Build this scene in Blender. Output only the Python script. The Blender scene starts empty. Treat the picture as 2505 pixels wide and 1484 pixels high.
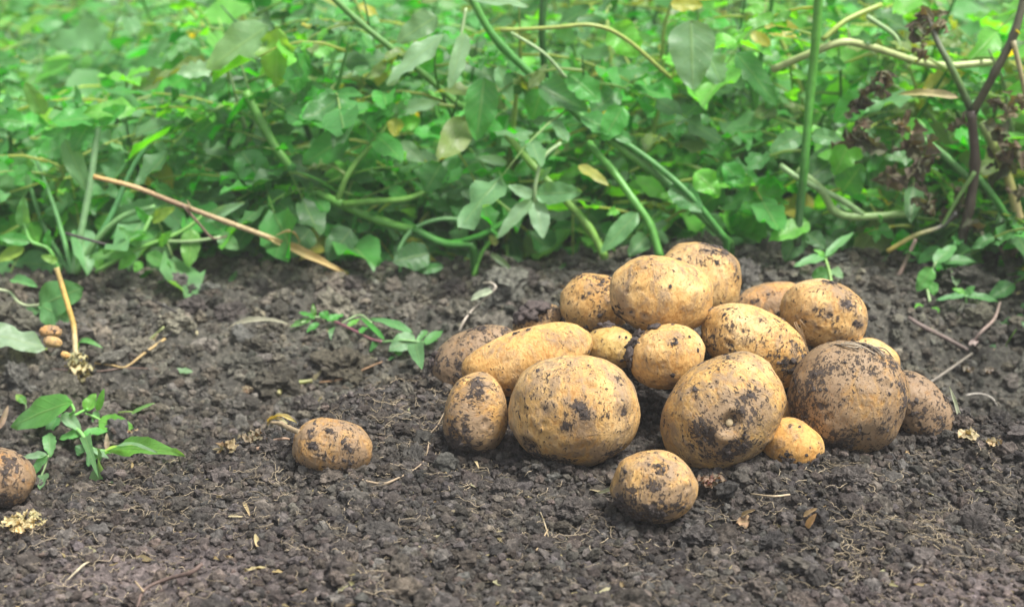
import bpy, bmesh, math, random
import numpy as np
from mathutils import Vector, Matrix

random.seed(7)
RNG = np.random.default_rng(7)
S = bpy.context.scene
COL = S.collection

# ------------------------------------------------------------------ camera, sky, sun, exposure
PITCH = math.radians(17.0)
CAM_H = 0.40
cam_d = bpy.data.cameras.new("camera")
cam = bpy.data.objects.new("camera", cam_d)
COL.objects.link(cam)
cam.location = (0, 0, CAM_H)
cam.rotation_euler = (math.pi / 2 - PITCH, 0, 0)
cam_d.lens = 50
cam_d.sensor_width = 36
cam_d.clip_start = 0.02
cam_d.clip_end = 300
cam_d.dof.use_dof = True
cam_d.dof.focus_distance = 0.98
cam_d.dof.aperture_fstop = 7.1
S.camera = cam

SUN_EL, SUN_AZ = math.radians(66), math.radians(112)      # azimuth from +Y, clockwise
W = bpy.data.worlds.new("World")
S.world = W
W.use_nodes = True
wn = W.node_tree.nodes
wl = W.node_tree.links
sky = wn.new("ShaderNodeTexSky")
sky.sky_type = 'NISHITA'
sky.sun_disc = False
sky.sun_elevation = SUN_EL
sky.sun_rotation = SUN_AZ
sky.dust_density = 4.0
sky.air_density = 0.9
sky.ozone_density = 0.6
hsv = wn.new("ShaderNodeHueSaturation")
hsv.inputs['Saturation'].default_value = 0.30            # overcast: the sky's blue is washed out by cloud
wl.new(sky.outputs[0], hsv.inputs['Color'])
wl.new(hsv.outputs[0], wn['Background'].inputs['Color'])
wn['Background'].inputs['Strength'].default_value = 0.12

sun_d = bpy.data.lights.new("sun", 'SUN')
sun_d.energy = 2.9
sun_d.angle = math.radians(16)
sun_d.color = (1.0, 0.95, 0.88)
sun = bpy.data.objects.new("sun", sun_d)
COL.objects.link(sun)
sd = Vector((math.sin(SUN_AZ) * math.cos(SUN_EL), math.cos(SUN_AZ) * math.cos(SUN_EL), math.sin(SUN_EL)))
sun.rotation_euler = (-sd).to_track_quat('-Z', 'Y').to_euler()
sun.location = sd * 6

S.view_settings.view_transform = 'Standard'
S.view_settings.look = 'None'
S.view_settings.exposure = 0.95
S.view_settings.gamma = 1
S.render.engine = 'CYCLES'
S.cycles.max_bounces = 8
S.cycles.transparent_max_bounces = 4

# ------------------------------------------------------------------ photograph -> world (2505 x 1484 picture grid)
FPX = 2505 * 50 / 36
CP, SP = math.cos(PITCH), math.sin(PITCH)
RIGHT = np.array([1.0, 0, 0]); UP = np.array([0, SP, CP]); FWD = np.array([0, CP, -SP])
def ray(px, py):
    u = (px - 1252.5) / FPX; v = (742 - py) / FPX
    return RIGHT * u + UP * v + FWD
def P(px, py, Y):
    d = ray(px, py)
    return np.array([0, 0, CAM_H]) + d * (Y / d[1])
def mpp(Y, py=742):                      # metres per picture unit at world depth Y
    d = ray(1252, py)
    return (Y / d[1]) / FPX

# ------------------------------------------------------------------ noise
_perm = np.random.default_rng(3).permutation(256)
_perm = np.concatenate([_perm, _perm, _perm])
_g3 = np.array([[1,1,0],[-1,1,0],[1,-1,0],[-1,-1,0],[1,0,1],[-1,0,1],[1,0,-1],[-1,0,-1],[0,1,1],[0,-1,1],[0,1,-1],[0,-1,-1],[1,1,0],[-1,1,0],[0,-1,1],[0,-1,-1]], float)
def perlin(p):
    p = np.asarray(p, float)
    i = np.floor(p).astype(int); f = p - i; i &= 255
    u = f * f * f * (f * (f * 6 - 15) + 10)
    def g(dx, dy, dz):
        h = _perm[_perm[_perm[i[:,0]+dx] + i[:,1]+dy] + i[:,2]+dz] & 15
        gr = _g3[h]
        return gr[:,0]*(f[:,0]-dx) + gr[:,1]*(f[:,1]-dy) + gr[:,2]*(f[:,2]-dz)
    def L(a, b, t): return a + (b - a) * t
    x00 = L(g(0,0,0), g(1,0,0), u[:,0]); x10 = L(g(0,1,0), g(1,1,0), u[:,0])
    x01 = L(g(0,0,1), g(1,0,1), u[:,0]); x11 = L(g(0,1,1), g(1,1,1), u[:,0])
    return L(L(x00, x10, u[:,1]), L(x01, x11, u[:,1]), u[:,2])
def pn2(x, y, s, z=0.0):
    return perlin(np.stack([x * s, y * s, np.full_like(x, z)], -1))
def fbm3(p, octs=3):
    r = 0; a = 1.0
    for k in range(octs):
        r = r + a * perlin(p * 2 ** k + 13.7 * k); a *= .5
    return r
def cell_domes(x, y, s, seed, lo=.25, hi=.7):
    """height of rounded lumps, one per jittered cell of size s"""
    gx, gy = x / s, y / s
    ix, iy = np.floor(gx).astype(int), np.floor(gy).astype(int)
    best = np.zeros_like(x)
    for dx in (-1, 0, 1):
        for dy in (-1, 0, 1):
            cx, cy = ix + dx, iy + dy
            h = _perm[(_perm[(cx + seed) & 255] + cy) & 255]
            h2 = _perm[(h + 57 + seed) & 255]; h3 = _perm[(h2 + 101) & 255]
            jx = cx + h / 255.0; jy = cy + h2 / 255.0
            r = lo + (hi - lo) * (h3 / 255.0) ** 2
            d2 = (gx - jx) ** 2 + (gy - jy) ** 2
            best = np.maximum(best, np.sqrt(np.maximum(0, r * r - d2)))
    return best * s

# ------------------------------------------------------------------ terrain height
def sstep(a, b, x):
    t = np.clip((x - a) / (b - a), 0, 1)
    return t * t * (3 - 2 * t)
CX = np.array([-3, -.6, -.35, -.26, -.20, -.15, -.10, -.03, .10, .25, .33, .42, .7, 3.0])
CY = np.array([.82, .82, .845, .885, .925, .965, 1.035, 1.12, 1.17, 1.10, .985, .955, .95, .95])
def base_h(x, y):
    yc = np.interp(x, CX, CY) + .012 * pn2(x, y, 9, 4.2)
    t = y - yc
    plateau = .015 * sstep(-.34, -.26, x) * np.exp(-(t / .05) ** 2) * sstep(.9, .7, np.abs(x)) - .004
    hollow = -.058 - .030 * sstep(.28, .42, x) * sstep(.9, 1.0, y)
    z = plateau * (1 - sstep(0, .055, t)) + hollow * sstep(0, .055, t)
    rise = sstep(1.05, 1.36, y)
    ridge = -.004 + .022 * sstep(.0, .14, x) - .012 * sstep(.30, .42, x)
    z = z * (1 - rise) + ridge * rise
    z = z - .075 * sstep(1.42, 1.66, y)
    hx = (x - .135) / .125; hy = (y - 1.075) / .062
    z = z + .044 * np.exp(-(np.abs(hx) ** 2.6 + np.abs(hy) ** 2.4))
    z = z + .009 * pn2(x, y, 7, 1.1) + .006 * pn2(x, y, 17, 2.3)
    return z
def smooth_mask(x, y):                   # trodden, finer soil: lower left and lower right of the plot
    a = np.exp(-(((x + .205) / .095) ** 2 + ((y - .765) / .045) ** 2))
    b = np.exp(-(((x - .27) / .08) ** 2 + ((y - .74) / .035) ** 2))
    return np.clip(a + b, 0, 1)
def hgt(x, y):
    x = np.asarray(x, float); y = np.asarray(y, float)
    z = base_h(x, y)
    wx = x + .004 * pn2(x, y, 60, 7.0) + .0018 * pn2(x, y, 190, 3.0)
    wy = y + .004 * pn2(x, y, 60, 9.0) + .0018 * pn2(x, y, 190, 5.0)
    k = 1 - .75 * smooth_mask(x, y)
    back = sstep(.95, 1.2, y)
    near = 1 - sstep(2.2, 3.0, y)
    z = z + .50 * cell_domes(wx, wy, .050, 11, .1, .58) * (.25 + .75 * back) * k
    z = z + .50 * cell_domes(wx, wy, .022, 23, .1, .62) * k * near * (.7 + .3 * back)
    z = z + .45 * cell_domes(wx, wy, .010, 41, .25, .66) * k * near
    z = z + .40 * cell_domes(wx, wy, .0048, 67, .25, .66) * near * (.4 + .6 * k)
    z = z + .0016 * pn2(x, y, 280, 6.0) + .0012 * np.abs(pn2(x, y, 520, 8.0))
    return z
def h1(x, y):
    return float(hgt(np.array([x]), np.array([y]))[0])
def G(px, py, lift=0.0):                 # where the sight line comes down to LIFT above the soil
    d = ray(px, py)
    ys = np.linspace(.55, 2.6, 1400)
    pts = np.array([0, 0, CAM_H])[None] + d[None] * (ys / d[1])[:, None]
    hh = hgt(pts[:, 0], pts[:, 1])
    k = np.argmax(pts[:, 2] <= hh + lift)
    return pts[k].copy()

# ------------------------------------------------------------------ mesh helpers
class MB:
    def __init__(s): s.v = []; s.q = []; s.t = []; s.c = []; s.uv = []; s.n = 0
    def add(s, v, quads=None, tris=None, col=None, uv=None):
        v = np.asarray(v, float)
        if quads is not None and len(quads): s.q.append(np.asarray(quads, np.int64) + s.n)
        if tris is not None and len(tris): s.t.append(np.asarray(tris, np.int64) + s.n)
        s.v.append(v)
        c = np.ones((len(v), 4)); c[:, :3] = (1, 1, 1) if col is None else col
        s.c.append(c)
        s.uv.append(np.zeros((len(v), 2)) if uv is None else uv)
        s.n += len(v)
    def build(s, name, mat, parent=None, smooth=True, origin=None):
        v = np.concatenate(s.v)
        if origin is not None: v = v - np.asarray(origin)[None]
        q = np.concatenate(s.q) if s.q else np.zeros((0, 4), np.int64)
        t = np.concatenate(s.t) if s.t else np.zeros((0, 3), np.int64)
        me = bpy.data.meshes.new(name)
        me.vertices.add(len(v)); me.vertices.foreach_set('co', v.astype(np.float32).ravel())
        nl = q.size + t.size
        me.loops.add(nl)
        me.loops.foreach_set('vertex_index', np.concatenate([q.ravel(), t.ravel()]).astype(np.int32))
        me.polygons.add(len(q) + len(t))
        st = np.concatenate([np.arange(len(q)) * 4, q.size + np.arange(len(t)) * 3]).astype(np.int32)
        me.polygons.foreach_set('loop_start', st)
        me.polygons.foreach_set('use_smooth', np.full(len(st), smooth))
        a = me.attributes.new('col', 'FLOAT_COLOR', 'POINT')
        a.data.foreach_set('color', np.concatenate(s.c).astype(np.float32).ravel())
        b = me.attributes.new('leafuv', 'FLOAT2', 'POINT')
        b.data.foreach_set('vector', np.concatenate(s.uv).astype(np.float32).ravel())
        me.update(calc_edges=True)
        me.materials.append(mat)
        o = bpy.data.objects.new(name, me); COL.objects.link(o)
        if parent is not None:
            o.parent = parent
            o.matrix_parent_inverse = Matrix.Translation(-parent.location)
        if origin is not None: o.location = Vector(origin)
        return o

def tag(o, label=None, cat=None, group=None, kind=None):
    if label: o['label'] = label
    if cat: o['category'] = cat
    if group: o['group'] = group
    if kind: o['kind'] = kind
    return o
def empty(name, loc, label, cat, group=None):
    o = bpy.data.objects.new(name, None); COL.objects.link(o)
    o.empty_display_size = .02
    o.location = Vector(loc)
    return tag(o, label, cat, group)

def smooth_path(pts, n=6):
    pts = np.asarray(pts, float)
    if len(pts) < 3:
        t = np.linspace(0, 1, n + 1)[:, None]
        return pts[0] * (1 - t) + pts[-1] * t
    e = np.concatenate([[2 * pts[0] - pts[1]], pts, [2 * pts[-1] - pts[-2]]])
    out = []
    for i in range(1, len(e) - 2):
        p0, p1, p2, p3 = e[i-1], e[i], e[i+1], e[i+2]
        for t in np.linspace(0, 1, n, endpoint=False):
            out.append(.5 * ((2*p1) + (-p0+p2)*t + (2*p0-5*p1+4*p2-p3)*t*t + (-p0+3*p1-3*p2+p3)*t**3))
    out.append(pts[-1])
    return np.array(out)
def tube(mb, pts, r, n=7, col=None, sub=5, knob=0.0, cols=None, flat=1.0):
    """r: a number or a list along pts; knob adds joints' swelling"""
    pts = np.asarray(pts, float)
    rr = np.full(len(pts), r, float) if np.isscalar(r) else np.asarray(r, float)
    if sub > 1:
        m = len(pts)
        path = smooth_path(pts, sub)
        tt = np.linspace(0, m - 1, len(path))
        rr = np.interp(tt, np.arange(m), rr)
        if knob: rr = rr * (1 + knob * np.exp(-((tt - np.round(tt)) / .12) ** 2))
    else: path = pts
    T = np.gradient(path, axis=0); T /= np.linalg.norm(T, axis=1)[:, None] + 1e-12
    ref = np.array([0, 0, 1.0]) if abs(T[0][2]) < .9 else np.array([1.0, 0, 0])
    u = np.cross(ref, T[0]); u /= np.linalg.norm(u)
    V = []; 
    a = np.linspace(0, 2 * math.pi, n, endpoint=False)
    for i in range(len(path)):
        u = u - T[i] * np.dot(u, T[i]); u /= np.linalg.norm(u) + 1e-12
        w = np.cross(T[i], u)
        V.append(path[i] + rr[i] * (np.cos(a)[:, None] * u + flat * np.sin(a)[:, None] * w))
    m = len(path)
    V = np.concatenate(V + [path[:1], path[-1:]])
    i = np.arange(m - 1)[:, None] * n; k = np.arange(n)[None]
    q = np.stack([i + k, i + (k + 1) % n, i + n + (k + 1) % n, i + n + k], -1).reshape(-1, 4)
    kk = np.arange(n)
    t0 = np.stack([np.full(n, m * n), (kk + 1) % n, kk], -1)
    t1 = np.stack([np.full(n, m * n + 1), (m-1)*n + kk, (m-1)*n + (kk + 1) % n], -1)
    c = col
    if cols is not None:
        cc = np.asarray(cols, float)
        tt = np.linspace(0, len(cc) - 1, m)
        cr = np.stack([np.interp(tt, np.arange(len(cc)), cc[:, j]) for j in range(3)], -1)
        c = np.concatenate([np.repeat(cr, n, 0), cr[:1], cr[-1:]])
    mb.add(V, q, np.concatenate([t0, t1]), c)

def leaf(mb, p0, p1, nrm, w, fold=.35, curl=.15, lobes=0.0, wave=.06, col=(.05, .2, .04), seed=0, nt=8, ns=4, peak=.42, col2=None, twist=0.0, tip=1.0):
    """one blade from p0 to p1, half-width w, its upper face towards nrm"""
    rs = np.random.default_rng(seed)
    p0 = np.asarray(p0, float); p1 = np.asarray(p1, float)
    d = p1 - p0; Ln = np.linalg.norm(d); d = d / (Ln + 1e-12)
    nrm = np.asarray(nrm, float); nrm = nrm - d * np.dot(nrm, d); nrm /= np.linalg.norm(nrm) + 1e-12
    sdir = np.cross(d, nrm)
    t = np.linspace(0, 1, nt + 1); s = np.linspace(-1, 1, ns + 1)
    e = math.log(.5) / math.log(peak)
    prof = np.sin(math.pi * t ** e) ** .62 * (1 - .22 * t * tip)
    prof[0] = .03; prof[-1] = .015
    wl_ = prof * (1 + lobes * rs.uniform(-1, .6, nt + 1)); wr_ = prof * (1 + lobes * rs.uniform(-1, .6, nt + 1))
    wl_[0] = wr_[0] = .03; wl_[-1] = wr_[-1] = .015
    TT, SS = np.meshgrid(t, s, indexing='ij')
    wd = np.where(SS < 0, wl_[:, None], wr_[:, None]) * w
    lat = SS * wd
    up = fold * np.abs(lat) + curl * Ln * (.25 - (TT - .5) ** 2) * 1.0
    ph = rs.uniform(0, 6.3, 3)
    up = up + wave * w * np.abs(SS) ** 1.5 * (np.sin(TT * 11 + ph[0] + SS * 1.5) + .6 * np.sin(TT * 19 + ph[1]))
    up = up + .10 * w * np.sin(np.abs(SS) * 3 + TT * 17) * .25
    tw = twist * (TT - .3)
    la = lat * np.cos(tw) - up * np.sin(tw) * np.sign(1); uu = up * np.cos(tw) + lat * np.sin(tw)
    V = p0 + d * (TT * Ln)[..., None] + sdir * la[..., None] + nrm * uu[..., None]
    n = ns + 1
    i = np.arange(nt)[:, None] * n; k = np.arange(ns)[None]
    q = np.stack([i + k, i + n + k, i + n + k + 1, i + k + 1], -1).reshape(-1, 4)
    c = np.tile(np.asarray(col, float), ((nt + 1) * n, 1))
    if col2 is not None:
        m = (TT.reshape(-1, 1)) ** 1.5
        c = c * (1 - m) + np.asarray(col2) * m
    mb.add(V.reshape(-1, 3), q, None, c, np.stack([TT.ravel(), SS.ravel()], -1))

# ------------------------------------------------------------------ materials
def nm(name):
    m = bpy.data.materials.new(name); m.use_nodes = True
    nt = m.node_tree
    return m, nt, nt.nodes, nt.links, nt.nodes['Principled BSDF']
def N(nodes, kind, **kw):
    n = nodes.new(kind)
    for k, v in kw.items(): setattr(n, k, v)
    return n
def ramp(nodes, links, src, stops):
    r = nodes.new('ShaderNodeValToRGB')
    el = r.color_ramp.elements
    while len(el) < len(stops): el.new(.5)
    for e, (p, c) in zip(el, stops):
        e.position = p; e.color = (*c, 1) if len(c) == 3 else c
    links.new(src, r.inputs[0])
    return r
def noise(nodes, links, vec, scale, detail=3, rough=.55, dist=0.0):
    n = nodes.new('ShaderNodeTexNoise')
    n.inputs['Scale'].default_value = scale; n.inputs['Detail'].default_value = detail
    n.inputs['Roughness'].default_value = rough; n.inputs['Distortion'].default_value = dist
    if vec is not None: links.new(vec, n.inputs['Vector'])
    return n
def mix(nodes, links, fac, a, b, blend='MIX'):
    m = nodes.new('ShaderNodeMix'); m.data_type = 'RGBA'; m.blend_type = blend
    for sock, val in ((m.inputs[0], fac), (m.inputs[6], a), (m.inputs[7], b)):
        if hasattr(val, 'is_output'): links.new(val, sock)
        elif isinstance(val, (int, float)): sock.default_value = val
        else: sock.default_value = (*val, 1)
    return m.outputs[2]
def math_(nodes, links, op, a, b=None, c=None, clamp=False):
    m = nodes.new('ShaderNodeMath'); m.operation = op; m.use_clamp = clamp
    for sock, val in zip(m.inputs, (a, b, c)):
        if val is None: continue
        if hasattr(val, 'is_output'): links.new(val, sock)
        else: sock.default_value = val
    return m.outputs[0]
def sm(nodes, links, x, lo, hi):
    m = nodes.new('ShaderNodeMapRange'); m.interpolation_type = 'SMOOTHSTEP'
    links.new(x, m.inputs[0])
    for i, v in ((1, lo), (2, hi)):
        if hasattr(v, 'is_output'): links.new(v, m.inputs[i])
        else: m.inputs[i].default_value = v
    return m.outputs[0]

def soil_material():
    m, nt, n, l, b = nm('soil')
    tc = N(n, 'ShaderNodeTexCoord').outputs['Object']
    n1 = noise(n, l, tc, 9, 4, .6); n2 = noise(n, l, tc, 190, 6, .78); n3 = noise(n, l, tc, 1300, 3, .7)
    c1 = ramp(n, l, n2.outputs[0], [(.30, (.029, .027, .0245)), (.50, (.076, .071, .064)), (.66, (.165, .152, .134)), (.80, (.26, .238, .20))])
    c2 = ramp(n, l, n1.outputs[0], [(.35, (.80, .78, .80)), (.65, (1.15, 1.12, 1.12))])
    c = mix(n, l, 1.0, c1.outputs[0], c2.outputs[0], 'MULTIPLY')
    att = N(n, 'ShaderNodeAttribute', attribute_name='col').outputs['Color']
    c = mix(n, l, 1.0, c, att, 'MULTIPLY')
    l.new(c, b.inputs['Base Color'])
    b.inputs['Roughness'].default_value = .92
    b.inputs['Specular IOR Level'].default_value = .25
    bp = N(n, 'ShaderNodeBump'); bp.inputs['Strength'].default_value = .9; bp.inputs['Distance'].default_value = .0016
    h = math_(n, l, 'ADD', n3.outputs[0], n2.outputs[0])
    l.new(h, bp.inputs['Height']); l.new(bp.outputs[0], b.inputs['Normal'])
    return m

def potato_material():
    m, nt, n, l, b = nm('potato_skin')
    tex = N(n, 'ShaderNodeAttribute', attribute_name='tex').outputs['Vector']
    aw = N(n, 'ShaderNodeAttribute', attribute_name='wear')
    sep = N(n, 'ShaderNodeSeparateColor'); l.new(aw.outputs['Color'], sep.inputs[0])
    dirt, film, green = sep.outputs[0], sep.outputs[1], sep.outputs[2]
    at = N(n, 'ShaderNodeAttribute', attribute_name='col').outputs['Color']
    mp = N(n, 'ShaderNodeMapping'); l.new(tex, mp.inputs[0]); mp.inputs['Scale'].default_value = (1, 1, .62)
    st = mp.outputs[0]
    nb = noise(n, l, tex, 26, 4, .55); nf = noise(n, l, st, 330, 5, .66, .4); nm_ = noise(n, l, st, 105, 5, .64, .8)
    nx = noise(n, l, st, 760, 4, .65); ns_ = noise(n, l, tex, 125, 6, .72, .6)
    skin = ramp(n, l, nb.outputs[0], [(.28, (.49, .280, .088)), (.5, (.60, .385, .145)), (.70, (.69, .495, .25))]).outputs[0]
    skin = mix(n, l, 1.0, skin, at, 'MULTIPLY')
    fl = ramp(n, l, nf.outputs[0], [(.36, (.66, .55, .44)), (.50, (1, 1, 1)), (.66, (1.14, 1.13, 1.11))]).outputs[0]
    skin = mix(n, l, .85, skin, fl, 'MULTIPLY')
    skin = mix(n, l, green, skin, (.33, .36, .07))
    # scurfy brown film
    f1 = math_(n, l, 'ADD', math_(n, l, 'ADD', math_(n, l, 'MULTIPLY', film, .85), .10), math_(n, l, 'MULTIPLY', math_(n, l, 'SUBTRACT', nm_.outputs[0], .5), 2.2))
    f1 = math_(n, l, 'ADD', f1, math_(n, l, 'MULTIPLY', math_(n, l, 'SUBTRACT', nf.outputs[0], .5), 1.1))
    fm = sm(n, l, f1, .12, .85)
    fcol = mix(n, l, nx.outputs[0], (.15, .105, .068), (.36, .26, .165))
    c = mix(n, l, math_(n, l, 'MULTIPLY', fm, .86), skin, fcol)
    # dry soil stuck on: fine specks, flecks, patches
    def msk(no, k, lo, hi):
        x = math_(n, l, 'ADD', no, math_(n, l, 'MULTIPLY', math_(n, l, 'SUBTRACT', dirt, .5), k))
        x = math_(n, l, 'ADD', x, math_(n, l, 'MULTIPLY', math_(n, l, 'SUBTRACT', nx.outputs[0], .5), .30))
        return sm(n, l, x, lo, hi)
    d1 = msk(nx.outputs[0], .34, .610, .68)
    d2 = msk(nf.outputs[0], .38, .550, .600)
    d3 = msk(ns_.outputs[0], .42, .610, .65)
    dm = math_(n, l, 'MAXIMUM', math_(n, l, 'MAXIMUM', math_(n, l, 'MULTIPLY', d1, .8), d2), d3)
    dcol = mix(n, l, nx.outputs[0], (.030, .024, .024), (.085, .068, .060))
    c = mix(n, l, math_(n, l, 'MULTIPLY', dm, .93), c, dcol)
    l.new(c, b.inputs['Base Color'])
    b.inputs['Specular IOR Level'].default_value = .30
    rr = mix(n, l, dm, (.52, .52, .52), (.95, .95, .95)); l.new(rr, b.inputs['Roughness'])
    b.inputs['Subsurface Weight'].default_value = .0
    bp = N(n, 'ShaderNodeBump'); bp.inputs['Strength'].default_value = .85; bp.inputs['Distance'].default_value = .0019
    h = math_(n, l, 'ADD', math_(n, l, 'MULTIPLY', dm, 1.6), math_(n, l, 'ADD', math_(n, l, 'MULTIPLY', nf.outputs[0], .55), math_(n, l, 'MULTIPLY', fm, .25)))
    l.new(h, bp.inputs['Height']); l.new(bp.outputs[0], b.inputs['Normal'])
    return m

def leaf_material(name, trans=.35, rough=.42, under=.55, veins=True, spec=.5):
    m, nt, n, l, b = nm(name)
    att = N(n, 'ShaderNodeAttribute', attribute_name='col').outputs['Color']
    uv = N(n, 'ShaderNodeAttribute', attribute_name='leafuv').outputs['Vector']
    sx = N(n, 'ShaderNodeSeparateXYZ'); l.new(uv, sx.inputs[0])
    tc = N(n, 'ShaderNodeTexCoord').outputs['Object']
    n1 = noise(n, l, tc, 45, 4, .6); n2 = noise(n, l, tc, 300, 3, .6)
    v = ramp(n, l, n1.outputs[0], [(.3, (.72, .78, .7)), (.7, (1.25, 1.2, 1.2))]).outputs[0]
    c = mix(n, l, 1.0, att, v, 'MULTIPLY')
    hv = None
    if veins:
        s_abs = math_(n, l, 'ABSOLUTE', sx.outputs[1])
        mid = sm(n, l, s_abs, .10, .03)
        w = math_(n, l, 'SINE', math_(n, l, 'ADD', math_(n, l, 'MULTIPLY', sx.outputs[0], 42.0), math_(n, l, 'MULTIPLY', s_abs, -11.0)))
        side = sm(n, l, w, .86, 1.0)
        hv = math_(n, l, 'MAXIMUM', mid, math_(n, l, 'MULTIPLY', side, .45))
        c = mix(n, l, math_(n, l, 'MULTIPLY', hv, .5), c, mix(n, l, .55, c, (.38, .50, .16)))
    geo = N(n, 'ShaderNodeNewGeometry')
    pale = mix(n, l, under, c, (.24, .42, .22))
    c = mix(n, l, geo.outputs['Backfacing'], c, pale)
    l.new(c, b.inputs['Base Color'])
    b.inputs['Roughness'].default_value = rough
    b.inputs['Specular IOR Level'].default_value = spec
    bp = N(n, 'ShaderNodeBump'); bp.inputs['Strength'].default_value = .5; bp.inputs['Distance'].default_value = .001
    h = n2.outputs[0]
    if hv is not None: h = math_(n, l, 'SUBTRACT', n2.outputs[0], math_(n, l, 'MULTIPLY', hv, 1.2))
    l.new(h, bp.inputs['Height']); l.new(bp.outputs[0], b.inputs['Normal'])
    tr = N(n, 'ShaderNodeBsdfTranslucent')
    tcol = mix(n, l, 1.0, c, (2.2, 2.0, .6), 'MULTIPLY')
    l.new(tcol, tr.inputs['Color'])
    mx = N(n, 'ShaderNodeMixShader'); mx.inputs[0].default_value = trans
    l.new(b.outputs[0], mx.inputs[1]); l.new(tr.outputs[0], mx.inputs[2])
    l.new(mx.outputs[0], n['Material Output'].inputs[0])
    return m

def plain_material(name, rough=.6, spec=.4, nscale=180, lo=.65, hi=1.25, stretch=(1, 1, 1)):
    m, nt, n, l, b = nm(name)
    att = N(n, 'ShaderNodeAttribute', attribute_name='col').outputs['Color']
    tc = N(n, 'ShaderNodeTexCoord').outputs['Object']
    mp = N(n, 'ShaderNodeMapping'); l.new(tc, mp.inputs[0]); mp.inputs['Scale'].default_value = stretch
    n1 = noise(n, l, mp.outputs[0], nscale, 5, .65)
    v = ramp(n, l, n1.outputs[0], [(.3, (lo,) * 3), (.7, (hi,) * 3)]).outputs[0]
    l.new(mix(n, l, 1.0, att, v, 'MULTIPLY'), b.inputs['Base Color'])
    b.inputs['Roughness'].default_value = rough; b.inputs['Specular IOR Level'].default_value = spec
    bp = N(n, 'ShaderNodeBump'); bp.inputs['Strength'].default_value = .4; bp.inputs['Distance'].default_value = .0008
    l.new(n1.outputs[0], bp.inputs['Height']); l.new(bp.outputs[0], b.inputs['Normal'])
    return m

M_SOIL = soil_material()
M_POT = potato_material()
M_LEAF = leaf_material('leaf_green', .42, .38, .25, spec=.42)
M_LEAF_FAR = leaf_material('leaf_green_far', .42, .42, .35, veins=False, spec=.42)
M_DRYLEAF = leaf_material('leaf_dry', .15, .75, .15, spec=.2)
M_STEM = plain_material('stem_green', .42, .5, 120, .75, 1.2)
M_STRAW = plain_material('straw', .6, .35, 260, .6, 1.2)
M_ROOT = plain_material('root_hair', .75, .2, 300)
M_CLOD = plain_material('soil_lump', .95, .2, 240, .5, 1.45)

# ------------------------------------------------------------------ ground: one sheet, fine where the camera looks, out to the horizon
def axis(lo, hi, step, far, grow=1.09):
    a = list(np.arange(lo, hi, step))
    s, x = step, a[-1]
    while x < far: s *= grow; x += s; a.append(x)
    s, x = step, lo
    pre = []
    while x > -far: s *= grow; x -= s; pre.append(x)
    return np.array(pre[::-1] + a)
gx = axis(-.62, .62, .0016, 45, 1.10)
gy_ = list(np.arange(.64, 1.0, .0013)); s_ = .0013; y_ = gy_[-1]
while y_ < 60:
    s_ *= 1.006 if y_ < 1.6 else 1.10
    y_ += s_; gy_.append(y_)
pre = []; s_ = .0013; y_ = .64
while y_ > -30: s_ *= 1.12; y_ -= s_; pre.append(y_)
gy = np.array(pre[::-1] + gy_)
XX, YY = np.meshgrid(gx, gy)
ZZ = hgt(XX.ravel(), YY.ravel())
far_ = np.maximum(np.abs(XX.ravel()) - 1.2, np.maximum(YY.ravel() - 2.5, .3 - YY.ravel()))
ZZ = ZZ * (1 - sstep(0, 3, far_)) - .02 * sstep(0, 3, far_)
gm = MB()
nx_, ny_ = len(gx), len(gy)
ii = np.arange(ny_ - 1)[:, None] * nx_; kk = np.arange(nx_ - 1)[None]
gq = np.stack([ii + kk, ii + kk + 1, ii + nx_ + kk + 1, ii + nx_ + kk], -1).reshape(-1, 4)
smk = smooth_mask(XX.ravel(), YY.ravel())[:, None]
gcol = (1 - smk) * np.array([[.80, .80, .80]]) + smk * np.array([[1.75, 1.60, 1.68]])       # dry, dusty patches; elsewhere darkened, as shade in the gaps between crumbs
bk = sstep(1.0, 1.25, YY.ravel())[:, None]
gcol = gcol * (1 + bk * (np.array([[1.40, 1.48, 1.36]]) - 1))                          # lighter surface towards the ridge
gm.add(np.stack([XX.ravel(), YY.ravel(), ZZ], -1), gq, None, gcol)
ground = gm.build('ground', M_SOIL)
tag(ground, kind='structure')

# ------------------------------------------------------------------ loose soil crumbs
def ico(sub):
    bm = bmesh.new(); bmesh.ops.create_icosphere(bm, subdivisions=sub, radius=1)
    v = np.array([x.co[:] for x in bm.verts]); f = np.array([[a.index for a in q.verts] for q in bm.faces])
    bm.free(); return v, f
ICO = {k: ico(k) for k in (1, 2, 3, 4, 5)}
def lump(sub, seed, rough=.35):
    v, f = ICO[sub]
    d = 1 + rough * perlin(v * 1.3 + seed * 7.31) * 1.5
    if sub >= 2: d = d + rough * .9 * perlin(v * 2.9 + seed * 3.7)
    if sub >= 3:
        d = d + rough * .8 * np.abs(perlin(v * 5.3 + seed * 1.9)) + rough * .5 * perlin(v * 9 + seed)
    if sub >= 4:
        d = d + rough * .45 * np.abs(perlin(v * 11 + seed * 1.1)) + rough * .3 * perlin(v * 18 + seed)
    return v * d[:, None], f
def rots(n):
    q = RNG.normal(size=(n, 4)); q /= np.linalg.norm(q, axis=1)[:, None]
    w, x, y, z = q.T
    return np.stack([np.stack([1-2*(y*y+z*z), 2*(x*y-z*w), 2*(x*z+y*w)], -1), np.stack([2*(x*y+z*w), 1-2*(x*x+z*z), 2*(y*z-x*w)], -1), np.stack([2*(x*z-y*w), 2*(y*z+x*w), 1-2*(x*x+y*y)], -1)], 1)
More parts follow.
